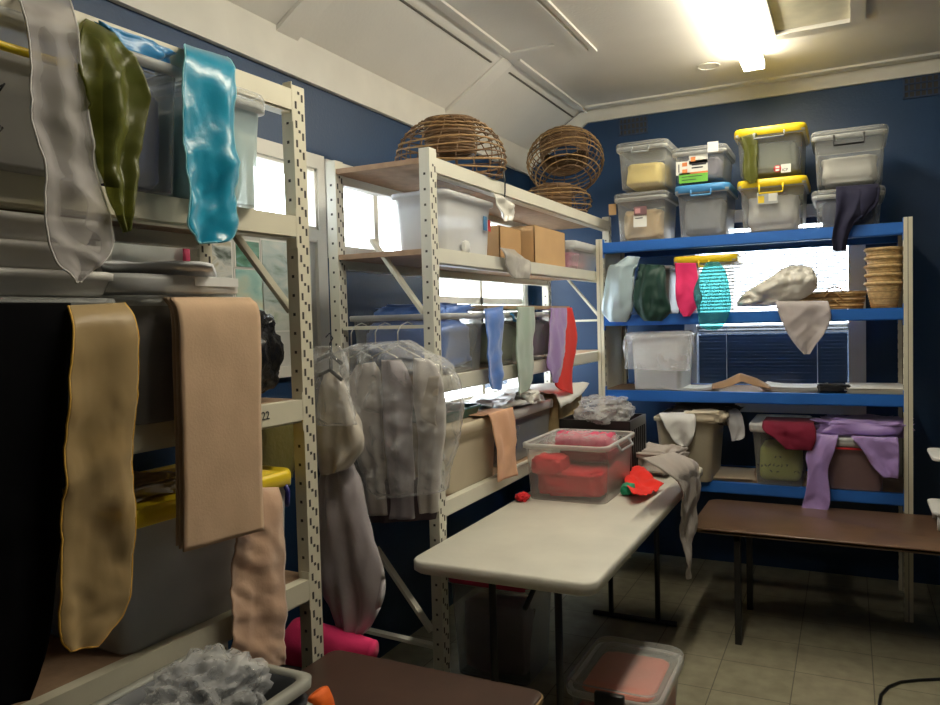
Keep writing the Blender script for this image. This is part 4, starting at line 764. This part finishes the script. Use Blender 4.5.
fill('folded_cloth.015', 'deep blue cloth inside the tub behind the olive organza', 'cloth', t2, (0, g2[1]-g2[0], g2[2]), .9, (.02, .26, .52), 22, dep=.25, x=(.1, .9))
t3, g3 = tub_r1('storage_tub.023', 'clear tub of pale aqua cloth right of the turquoise satin', 'storage tub', 192, 262, 78, zb, .045, .34, see('milky_aqua_plastic', (.62, .76, .76), .45, .3), F_clear, tap=.012)
fill('folded_cloth.016', 'pale aqua cloth inside the clear tub right of the turquoise satin', 'cloth', t3, (0, g3[1]-g3[0], g3[2]), .88, (.45, .68, .70), 23, dep=.27, x=(.06, .94))
M_org = see('white_organza', (.74, .70, .69), .24, .45, (.85, .84, .84)); M_gold = see('gold_organza', (.70, .52, .27), .42, .36, (.75, .62, .38))
hemW = plain('white_hem_thread', (.75, .73, .70), .7); hemG = plain('gold_hem_thread', (.75, .42, .06), .6)
o8 = .085
cloth('white_organza', 'sheer white organza sash hanging over the tub with yellow handles', 'sash', [P('R', -.05, (14, 0), (66, -4)), Rp(o8-.01)((18, 4), (73, 22)), Rp(o8)((27, 50), (77, 62)), Rp(o8)((28, 120), (87, 118)), Rp(o8)((40, 165), (93, 158)), Rp(o8)((40, 205), (104, 205)), Rp(o8)((45, 240), (115, 238)), Rp(o8)((54, 264), (110, 254)), Rp(o8)((68, 275), (95, 268)), Rp(o8)((74, 283), (80, 282))], M_org, (1, 0, 0), .007, 2.5, 2, 26, 60, hem=hemW, diag=.006, dang=-.5)
cloth('olive_organza', 'sheer olive organza sash right of the white organza', 'sash', [P('R', -.02, (82, 20), (110, 32)), Rp(o8-.02)((80, 26), (114, 40)), Rp(o8)((74, 62), (136, 66)), Rp(o8)((84, 105), (147, 98)), Rp(o8)((92, 145), (140, 135)), Rp(o8)((100, 180), (132, 172)), Rp(o8)((106, 212), (124, 206)), Rp(o8)((111, 234), (117, 232))], K_olive, (1, 0, 0), .014, 2.5, 5, 24, 56, diag=.010, dang=.9)
lump('blue_satin_bunch', 'bright blue satin bunched on the rim above the deep blue tub', 'cloth', r1(r1u(130, 35, .0), -.005, zb+g2[2]+.002), (.08, .22, .055), satin('bright_blue_satin', (.03, .25, .55), .3), 5, .35, 2.5, cre=.12, rz=0)
cloth('turquoise_satin', 'turquoise satin strip hanging below the beam of the near rack', 'sash', [P('R', -.06, (182, 46), (224, 58)), Rp(o8-.02)((181, 50), (230, 66)), Rp(o8)((178, 95), (231, 98)), Rp(o8)((180, 150), (231, 150)), Rp(o8)((182, 195), (231, 200)), Rp(o8)((178, 222), (231, 228)), Rp(o8)((186, 239), (224, 240)), Rp(o8)((196, 243), (212, 243))], satin('turquoise_satin', (.0, .27, .44), .27), (1, 0, 0), .012, 2, 3, 26, 56, hem=plain('pale_turquoise_thread', (.25, .6, .68), .6), diag=.008, dang=.8)
# level three
zb = R1Z[2]+.001
t4, g4 = tub_r1('storage_tub.024', 'big clear lidded tub with dark contents behind the black cloth', 'storage tub', -60, 114, 297, zb, .06, .36, F_grey, F_clear, tap=.006)
fill('folded_cloth.017', 'black cloth packed inside the big clear lidded tub', 'cloth', t4, (0, g4[1]-g4[0], g4[2]), .85, (.02, .02, .022), 24, dep=.3, x=(.03, .97))
for k, (pt_, pb_) in enumerate(((290, 268), (266, 244), (242, 218))):
    u0, u1 = r1u(-60, 280, .03), r1u(112-3*k, 280, .03); z0 = R1Z[2]+g4[2]+.03+.052*k
    t = thing('white_tray' if not k else 'white_tray.%03d' % k, ['lowest white lid stacked on the big clear lidded tub', 'middle white lid stacked on the big clear lidded tub', 'top white lid stacked on the big clear lidded tub, below the white organza'][k], 'lid', r1(u0, .04-.01*k, z0), math.pi/2-R1A, 'white lids on the big clear tub')
    bm = bmesh.new(); W_ = u1-u0; loft(bm, [[(x, y, z) for x, y in rrect(-o, W_+o, -o, .36+o, .03)] for o, z in ((-.012, 0), (-.008, .004), (0, .03), (.006, .031), (.007, .045), (0, .048), (-.02, .046), (-.03, .040))]); new('lid_body', bm, plain('white_lid_plastic', (.66, .64, .60), .4), t)
t5, g5 = tub_r1('storage_tub.025', 'grey translucent tub behind the folded beige tablecloths', 'storage tub', 124, 250, 296, zb, .03, .36, see('smoky_clear_plastic', (.30, .28, .27), .6, .3), None, tap=.01, r=.06)
fill('folded_cloth.018', 'dark brown grey cloth inside the tub behind the beige tablecloths', 'cloth', t5, (0, g5[1]-g5[0], g5[2]), .85, (.10, .085, .08), 25, dep=.3, x=(.05, .95))
t = thing('white_tray.003', 'loose white tub lid with rounded corners on the tub behind the beige tablecloths', 'lid', r1(r1u(112, 285, .05), .045, zb+g5[2]+.024), math.pi/2-R1A)
u = r1u(247, 285, .05)-r1u(112, 285, .05); new('lid_body', lid_bm(u, .36, .07, rim=.01, t=.02), F_milk, t); bm = bmesh.new(); box(bm, u*.55, u*.9, -.014, -.008, -.002, .018); new('clip', bm, M_wht, t, smooth=False)
puff('white_pillow', 'thin white padded cloth lying on the loose tub lid', 'cloth', [P('Z', zb+g5[2]+.064, (108, 283), (100, 262)), P('Z', zb+g5[2]+.066, (150, 284), (140, 264)), P('Z', zb+g5[2]+.066, (200, 280), (190, 264)), P('Z', zb+g5[2]+.062, (217, 276), (212, 266))], plain('white_quilt', (.68, .68, .70), .6), (0, 0, 1), .018, .004, 2)
lump('rubbish_bag', 'shiny black rubbish bag at the end of the third shelf of the near rack', 'bag', r1(-.095, -.17, zb), (.30, .24, .31), plain('black_bag_plastic', (.012, .012, .014), .22, bmp=.6, bscale=18), 6, .16, 2.2, cre=.12, sq=.75, sub=5)
cloth('black_cloth.001', 'long black cloth hanging at the left edge of the photo', 'cloth', [Rp(.085)((-62, 303), (69, 303)), Rp(.095)((-62, 340), (70, 340)), Rp(.095)((-62, 420), (64, 420)), Rp(.095)((-62, 500), (60, 500)), Rp(.095)((-62, 580), (54, 580)), Rp(.095)((-62, 650), (46, 650)), Rp(.095)((-62, 720), (30, 700))], plain('deep_black_cloth', (.004, .004, .005), .95, spec=.05), (1, 0, 0), .005, 3, 2, 26, 50)
cloth('gold_organza', 'gold organza sash with an orange hem beside the black cloth', 'sash', [Rp(.09)((66, 306), (122, 303)), Rp(.118)((70, 330), (133, 325)), Rp(.125)((65, 385), (134, 388)), Rp(.125)((62, 440), (131, 440)), Rp(.125)((60, 500), (131, 500)), Rp(.125)((57, 560), (129, 570)), Rp(.125)((54, 600), (122, 612)), Rp(.125)((56, 635), (108, 630)), Rp(.125)((66, 650), (94, 645))], M_gold, (1, 0, 0), .008, 2, 7, 26, 60, hem=hemG, diag=.006, dang=.5)
M_bg = cloth_m('beige_linen', (.58, .40, .26))
for k, (dx, dz, of) in enumerate(((0, 0, .10), (-4, -3, .083), (-7, -6, .066))):
    cloth('beige_tablecloth' if not k else 'beige_tablecloth.%03d' % k, ['front folded beige tablecloth hanging off the third shelf of the near rack', 'middle beige tablecloth, a thin edge showing left of the front one', 'rear beige tablecloth layer behind the other two'][k], 'tablecloth', [Rp(.047)((170+dx, 299), (247, 299)), Rp(of-.025)((171+dx, 300), (251, 300)), Rp(of)((178+dx, 318), (259, 318)), Rp(of)((181+dx, 400), (260, 398)), Rp(of)((183+dx, 480), (261, 474)), Rp(of)((183+dx, 552+dz), (263, 530+dz))], M_bg, (1, 0, 0), .0012, 1.5, 2+k, 20, 40, th=.005, group=None)
bm = bmesh.new(); o = writing('322', .03, M_ink, ra, (0, 0, 0)); q = local(ra, at(257.5, 421, 'R', .001)); o.location = (q.x, -.0006, q.z); o.rotation_euler = (math.pi/2, 0, 0)
# level four
zb = R1Z[3]+.001
t7, g7 = tub_r1('storage_tub.026', 'white tub with a yellow lid and blue latch on the lowest near shelf', 'storage tub', 118, 290, 491, zb, -.02, .36, F_milk, M_yellow, None, tap=.01)
q = g7[1]-g7[0]; bm = bmesh.new(); tube(bm, [(q-.03, -.008, g7[2]-.01), (q-.03, -.02, g7[2]-.03), (q-.03, -.016, g7[2]-.06), (q-.022, -.008, g7[2]-.07)], .007, 6); new('latch', bm, plain('navy_plastic', (.03, .03, .18), .4), t7)
fill('folded_cloth.019', 'grey blue cloth inside the yellow lidded tub on the lowest near shelf', 'cloth', t7, (0, q, g7[2]), .85, (.42, .42, .45), 26, dep=.3, x=(.04, .96))
puff('plastic_bag', 'clear bag of yellow cloth standing on the yellow lid', 'bag', [P('R', -.16, (262, 480), (292, 478)), P('R', -.16, (260, 455), (296, 452)), P('R', -.16, (264, 430), (296, 428)), P('R', -.16, (272, 420), (292, 420))], see('yellowish_bag', (.42, .36, .12), .5, .3, (.8, .78, .6), .5, 30), thick=.04, amp=.02, cre=.03, seed=4)
lump('crumpled_cloth', 'brownish white cloth crumpled on the yellow lid behind the beige tablecloths', 'cloth', r1(r1u(160, 490, -.02), -.14, zb+g7[2]+.026), (.2, .24, .05), cloth_m('dull_white_cloth', (.40, .37, .33)), 5, .3, 4, cre=.1)
cloth('peach_satin', 'peach satin sash hanging from the yellow lid past the grey crate', 'sash', [Rp(.01)((246, 488), (276, 487)), Rp(.03)((236, 510), (281, 506)), Rp(.035)((229, 550), (284, 545)), Rp(.035)((228, 600), (284, 595)), Rp(.035)((228, 650), (283, 640)), Rp(.03)((229, 672), (283, 664))], satin('peach_satin', (.62, .40, .27), .22), (1, 0, 0), .009, 2, 4, 24, 50, diag=.007, dang=-.5)
# posters on the wall behind
def poster(name, label, pts, cols, bands):
    a = at(*pts[0], 'X', XL+.012); b_ = at(*pts[1], 'X', XL+.012); y0, y1, z1, z0 = a.y, b_.y, a.z, b_.z
    t = thing(name, label, 'poster', (XL+.008, y0, z0), 0, 'posters pinned by the left wall'); W_, H_ = y1-y0, z1-z0
    m, nt, b = nmat(name+'_print'); tc = nt.nodes.new('ShaderNodeTexCoord'); n = nt.nodes.new('ShaderNodeTexNoise'); n.inputs['Scale'].default_value = bands; n.inputs['Detail'].default_value = 6; n.inputs['Distortion'].default_value = 1.2
    mp = nt.nodes.new('ShaderNodeMapping'); mp.inputs['Scale'].default_value = (1, .7, 1.4); mp.inputs['Location'].default_value = (bands*3, bands, 0)
    r_ = nt.nodes.new('ShaderNodeValToRGB'); e = r_.color_ramp.elements; e[0].position = .3; e[1].position = .7; e[0].color = (*cols[0], 1); e[1].color = (*cols[-1], 1)
    for i, c in enumerate(cols[1:-1]): x = e.new(.3+.4*(i+1)/(len(cols)-1)); x.color = (*c, 1)
    nt.links.new(tc.outputs['Object'], mp.inputs[0]); nt.links.new(mp.outputs[0], n.inputs['Vector']); nt.links.new(n.outputs['Fac'], r_.inputs[0]); nt.links.new(r_.outputs[0], b.inputs['Base Color']); b.inputs['Roughness'].default_value = .3
    new('print', bx(0, .003, 0, W_, 0, H_), m, t, smooth=False); new('border', bx(-.001, .001, -.006, W_+.006, -.006, H_+.006), M_paper, t, smooth=False)
poster('poster', 'poster of a white stepped street scene behind the near rack', ((192, 238), (234, 318)), ((.08, .10, .08), (.35, .38, .36), (.62, .62, .58), (.45, .42, .3)), 16)
poster('poster.001', 'small poster of dark green trees under a blue sky, upper middle', ((236, 240), (260, 268)), ((.04, .12, .08), (.12, .28, .2), (.30, .45, .55)), 14)
poster('poster.002', 'pale turquoise poster of water below the green tree poster', ((236, 269), (264, 326)), ((.20, .42, .40), (.40, .58, .52), (.60, .60, .45)), 9)
poster('poster.003', 'hazy pale landscape poster nearest the rack post', ((262, 240), (292, 330)), ((.12, .18, .10), (.42, .50, .48), (.60, .62, .56), (.35, .42, .30)), 8)
lump('pink_flower', 'small pink paper shape pinned left of the stepped street poster', 'decoration', at(194, 266, 'X', XL+.04), (.02, .09, .09), plain('pink_paper', (.62, .06, .14), .6), 4, .2, 3, sub=3)

# ------------------------------------------------------------------ table top contents
ZTB = .741
tt, gt = tub('storage_tub.027', 'open clear tub of red and pink cloth on the white folding table', 'storage tub', (-1.215, 2.93, ZTB), 0, .35, .44, .235, F_clear, None, None, tap=.012, r=.04), None
bm = bmesh.new(); tube(bm, [(.362, .13, .225), (.378, .13, .20), (.378, .31, .20), (.362, .31, .225)], .006, 6); new('handle', bm, M_grey_t, tt)
K_red = cloth_m('crimson_cloth', (.62, .02, .035))
lump('red_cloth', 'crimson cloth filling the lower half of the open clear tub', 'cloth', (-1.04, 3.15, ZTB+.01), (.34, .44, .13), K_red, 4, .14, 3, sq=.4, cre=.1)
lump('red_cloth.001', 'small crimson cloth ball at the left in the open clear tub', 'cloth', (-1.13, 3.02, ZTB+.10), (.16, .17, .09), K_red, 8, .15, 3)
lump('red_netting', 'red netting spilling out at the foot of the open clear tub', 'netting', (-1.215, 2.905, ZTB), (.05, .07, .035), cloth_m('red_net', (.7, .03, .04)), 9, .5, 4, cre=.3, sq=1)
def roll_bm(r, L, n_=20):
    bm = bmesh.new(); G_ = []
    for i in range(n_+1):
        x = (i/n_-.5)*L; G_.append([(x, (r+.006*math.sin(i*2.1)+.004*math.sin(k*3))*math.cos(2*math.pi*k/20), (r*.8+.004*math.sin(i*2.1+k))*math.sin(2*math.pi*k/20)) for k in range(20)])
    loft(bm, G_); return bm
o = new('cloth_roll', roll_bm(.05, .24), cloth_m('rose_cloth', (.60, .07, .15), .6)); o.location = (-1.0, 3.10, ZTB+.185); tag(o, 'rose pink rolled cloth lying across the top of the open clear tub', 'cloth roll')
puff('plastic_bag.001', 'clear crinkled bag around the rose pink roll', 'bag', [[Vector((-1.17, 3.03, ZTB+.225)), Vector((-1.17, 3.18, ZTB+.225))], [Vector((-1.10, 3.02, ZTB+.232)), Vector((-1.10, 3.19, ZTB+.232))], [Vector((-.95, 3.02, ZTB+.232)), Vector((-.95, 3.19, ZTB+.232))], [Vector((-.87, 3.05, ZTB+.228)), Vector((-.87, 3.17, ZTB+.228))]], F_film, (0, 0, 1), .035, .006, 5, cre=.015, s=14)
lump('dark_pink_cloth', 'dark pink cloth under the roll in the open clear tub', 'cloth', (-1.02, 3.22, ZTB+.125), (.26, .2, .07), cloth_m('dark_rose_cloth', (.42, .05, .11)), 12, .15, 3, sq=.5)
# black crate at the far end of the table with a clear bag on it
t = thing('crate', 'black plastic crate at the far end of the white folding table', 'crate', (-1.235, 3.43, ZTB))
w_, d_, h_ = .34, .30, .27
for nm, a in (('front_panel', 0), ('back_panel', 1)):
    bm = bmesh.new(); y = a*(d_-.012); box(bm, 0, w_, y, y+.012, 0, .03); box(bm, 0, w_, y, y+.012, h_-.045, h_)
    for i in range(9): x = i*(w_-.014)/8; box(bm, x, x+.014, y, y+.012, .03, h_-.045)
    new(nm, bm, M_black, t, smooth=False)
for a in (0, 1):
    bm = bmesh.new(); x = a*(w_-.012); box(bm, x, x+.012, .012, d_-.012, 0, .03); box(bm, x, x+.012, .012, d_-.012, h_-.045, h_)
    for i in range(8): y = .012+i*(d_-.036)/7; box(bm, x, x+.012, y, y+.012, .03, h_-.045)
    new('side_panel', bm, M_black, t, smooth=False)
new('base', bx(0, w_, 0, d_, 0, .008), M_black, t, smooth=False)
lump('clear_bag', 'crumpled clear plastic bag on top of the black crate', 'bag', (-1.05, 3.54, ZTB+h_-.03), (.30, .34, .15), F_bag, 7, .22, 1.8, cre=.14, sub=5, sq=.8)
cloth('red_cloth.002', 'bright red cloth spread on the table right of the open clear tub', 'cloth', [P('Z', ZTB+.03, (622, 475), (632, 468)), P('Z', ZTB+.03, (626, 488), (645, 474)), P('Z', ZTB+.02, (634, 500), (655, 484)), P('Z', ZTB+.008, (645, 500), (664, 488))], MATS['bright_red_cloth'], (0, 0, 1), .012, 1.5, 3, 18, 24, ramp=False, diag=.01, dang=.3)
lump('green_cloth', 'small green cloth poking out beside the bright red cloth', 'cloth', at(628, 494, 'Z', ZTB+.005), (.06, .08, .05), cloth_m('emerald_cloth', (.02, .28, .14)), 3, .2)
K_gr = cloth_m('taupe_jersey', (.42, .37, .33))
lump('taupe_garment', 'taupe garment heaped on the far right corner of the white table', 'garment', at(662, 466, 'Z', ZTB+.02)*1.0+Vector((-.02, -.02, -.02)), (.28, .34, .13), K_gr, 5, .35, 2.2, cre=.10, sub=5)
Xr = -.645
cloth('taupe_drape', 'taupe jersey hanging over the right edge of the white table down to bench height', 'cloth', [P('X', -.70, (640, 458), (672, 452)), P('X', -.628, (668, 476), (694, 462)), P('X', -.622, (676, 488), (697, 474)), P('X', -.62, (679, 515), (695, 507)), P('X', -.62, (681, 545), (691, 540)), P('X', -.62, (683, 565), (689, 561)), P('X', -.62, (684, 579), (688, 577))], K_gr, (1, -.3, 0), .012, 2, 4, 20, 50, diag=.010, dang=1.2)

# ------------------------------------------------------------------ front: crate, orange hood, floor tub, cord, white trolley
zt3 = .561
t = thing('crate.001', 'grey open crate full of clear plastic bags at the bottom left', 'crate', (-1.335, .86, zt3)); w_, d_, h_ = .325, .40, .19
M_cg = plain('grey_crate_plastic', (.33, .33, .29), .5); M_cd = plain('dark_grey_crate', (.06, .065, .075), .5)
bm = bmesh.new(); L_ = []
for o_, z in ((-.012, 0), (-.004, h_*.6), (0, h_*.82), (-.006, h_*.83), (-.006, h_), (-.02, h_), (-.02, h_*.4), (-.024, .006)): L_.append([(x, y, z) for x, y in rrect(-o_, w_+o_, -o_, d_+o_, .03)])
loft(bm, L_); new('body', bm, M_cd, t)
bm = bmesh.new(); loft(bm, [[(x, y, z) for x, y in rrect(-o_, w_+o_, -o_, d_+o_, .032)] for o_, z in ((.006, h_-.012), (.007, h_+.006), (-.014, h_+.008), (-.016, h_-.01), (.006, h_-.012))], False, False); new('rim', bm, M_cg, t)
bm = bmesh.new(); loft(bm, [[(x, y, z) for x, y in rrect(-o_, w_+o_, -o_, d_+o_, .032)] for o_, z in ((.0, h_*.66), (.008, h_*.68), (.008, h_*.74), (.0, h_*.76))], False, False); new('rib_band', bm, M_cg, t)
for k, (c_, s_, sd, lb) in enumerate((((-1.17, 1.12, zt3+.06), (.27, .25, .23), 3, 'large clear crinkled bag heaped at the back of the grey crate'), ((-1.17, .96, zt3+.05), (.27, .19, .20), 8, 'clear crinkled bag at the front of the grey crate'))):
    lump('clear_bag.%03d' % (k+1), lb, 'bag', c_, s_, F_bag, sd, .25, 2.2, cre=.24, sub=5, sq=.75)
puff('orange_hood', 'bright orange pointed cloth tip on the dark brown table', 'cloth', [P('Y', 1.28, (302, 722), (336, 722)), P('Y', 1.28, (306, 704), (331, 704)), P('Y', 1.28, (312, 694), (325, 694)), P('Y', 1.28, (316, 690), (321, 690))], cloth_m('orange_cloth', (.85, .14, .01), .6), thick=.03, amp=.004, seed=2)
p00 = at(607, 640, 'Z', .255); 
fx0, fx1, fy0, fy1 = -.865, -.56, 2.42, 2.83
tf, _ = tub('storage_tub.028', 'clear lidded tub of red cloth on the floor beside the table', 'storage tub', (fx0, fy0, .001), 0, fx1-fx0, fy1-fy0, .235, F_clear, F_clear, None, tap=.02, r=.05), None
new('latch', bx((fx1-fx0)/2-.05, (fx1-fx0)/2+.05, -.03, -.006, .205, .255, bev=.006), M_black, tf)
lump('red_cloth.003', 'red cloth folded inside the lidded tub on the floor', 'cloth', ((fx0+fx1)/2, (fy0+fy1)/2, .012), (.325, .43, .195), cloth_m('floor_tub_red', (.62, .05, .05)), 5, .06, 2.5, sq=.3)
lump('pink_cloth.002', 'coral pink folded cloth on top inside the lidded floor tub', 'cloth', ((fx0+fx1)/2, (fy0+fy1)/2, .195), (.29, .39, .04), cloth_m('coral_cloth', (.70, .22, .16)), 6, .05, 2.5, sq=.3)
bm = bmesh.new(); tube(bm, [at(x, y, 'Z', .006) for x, y in ((960, 679), (940, 679), (918, 680), (900, 682), (888, 687), (881, 695), (879, 706), (882, 720))], .006, 8)
tag(new('black_cable', bm, M_black), 'black cable looping on the vinyl floor at bottom right', 'cable')
t = thing('white_trolley', 'white metal trolley just entering the photo at the right edge', 'trolley', (.325, 3.62, .531))
a = at(932, 457, 'Y', 3.80); b_ = at(932, 511, 'Y', 3.80); x0 = a.x; t.location = (x0, 3.78, .531)
for zz in (a.z, b_.z): new('shelf', slab(.45, .28, .016, .03, .003, zz-.531), M_wht, t)
for x, y in ((.03, .03), (.42, .03), (.03, .25), (.42, .25)):
    bm = bmesh.new(); tube(bm, [(x, y, .004), (x, y, b_.z-.545)], .011, 8)
    tube(bm, [(x+.03, y, b_.z-.532), (x+.03, y, a.z-.545)], .006, 8); new('leg', bm, M_wht, t)
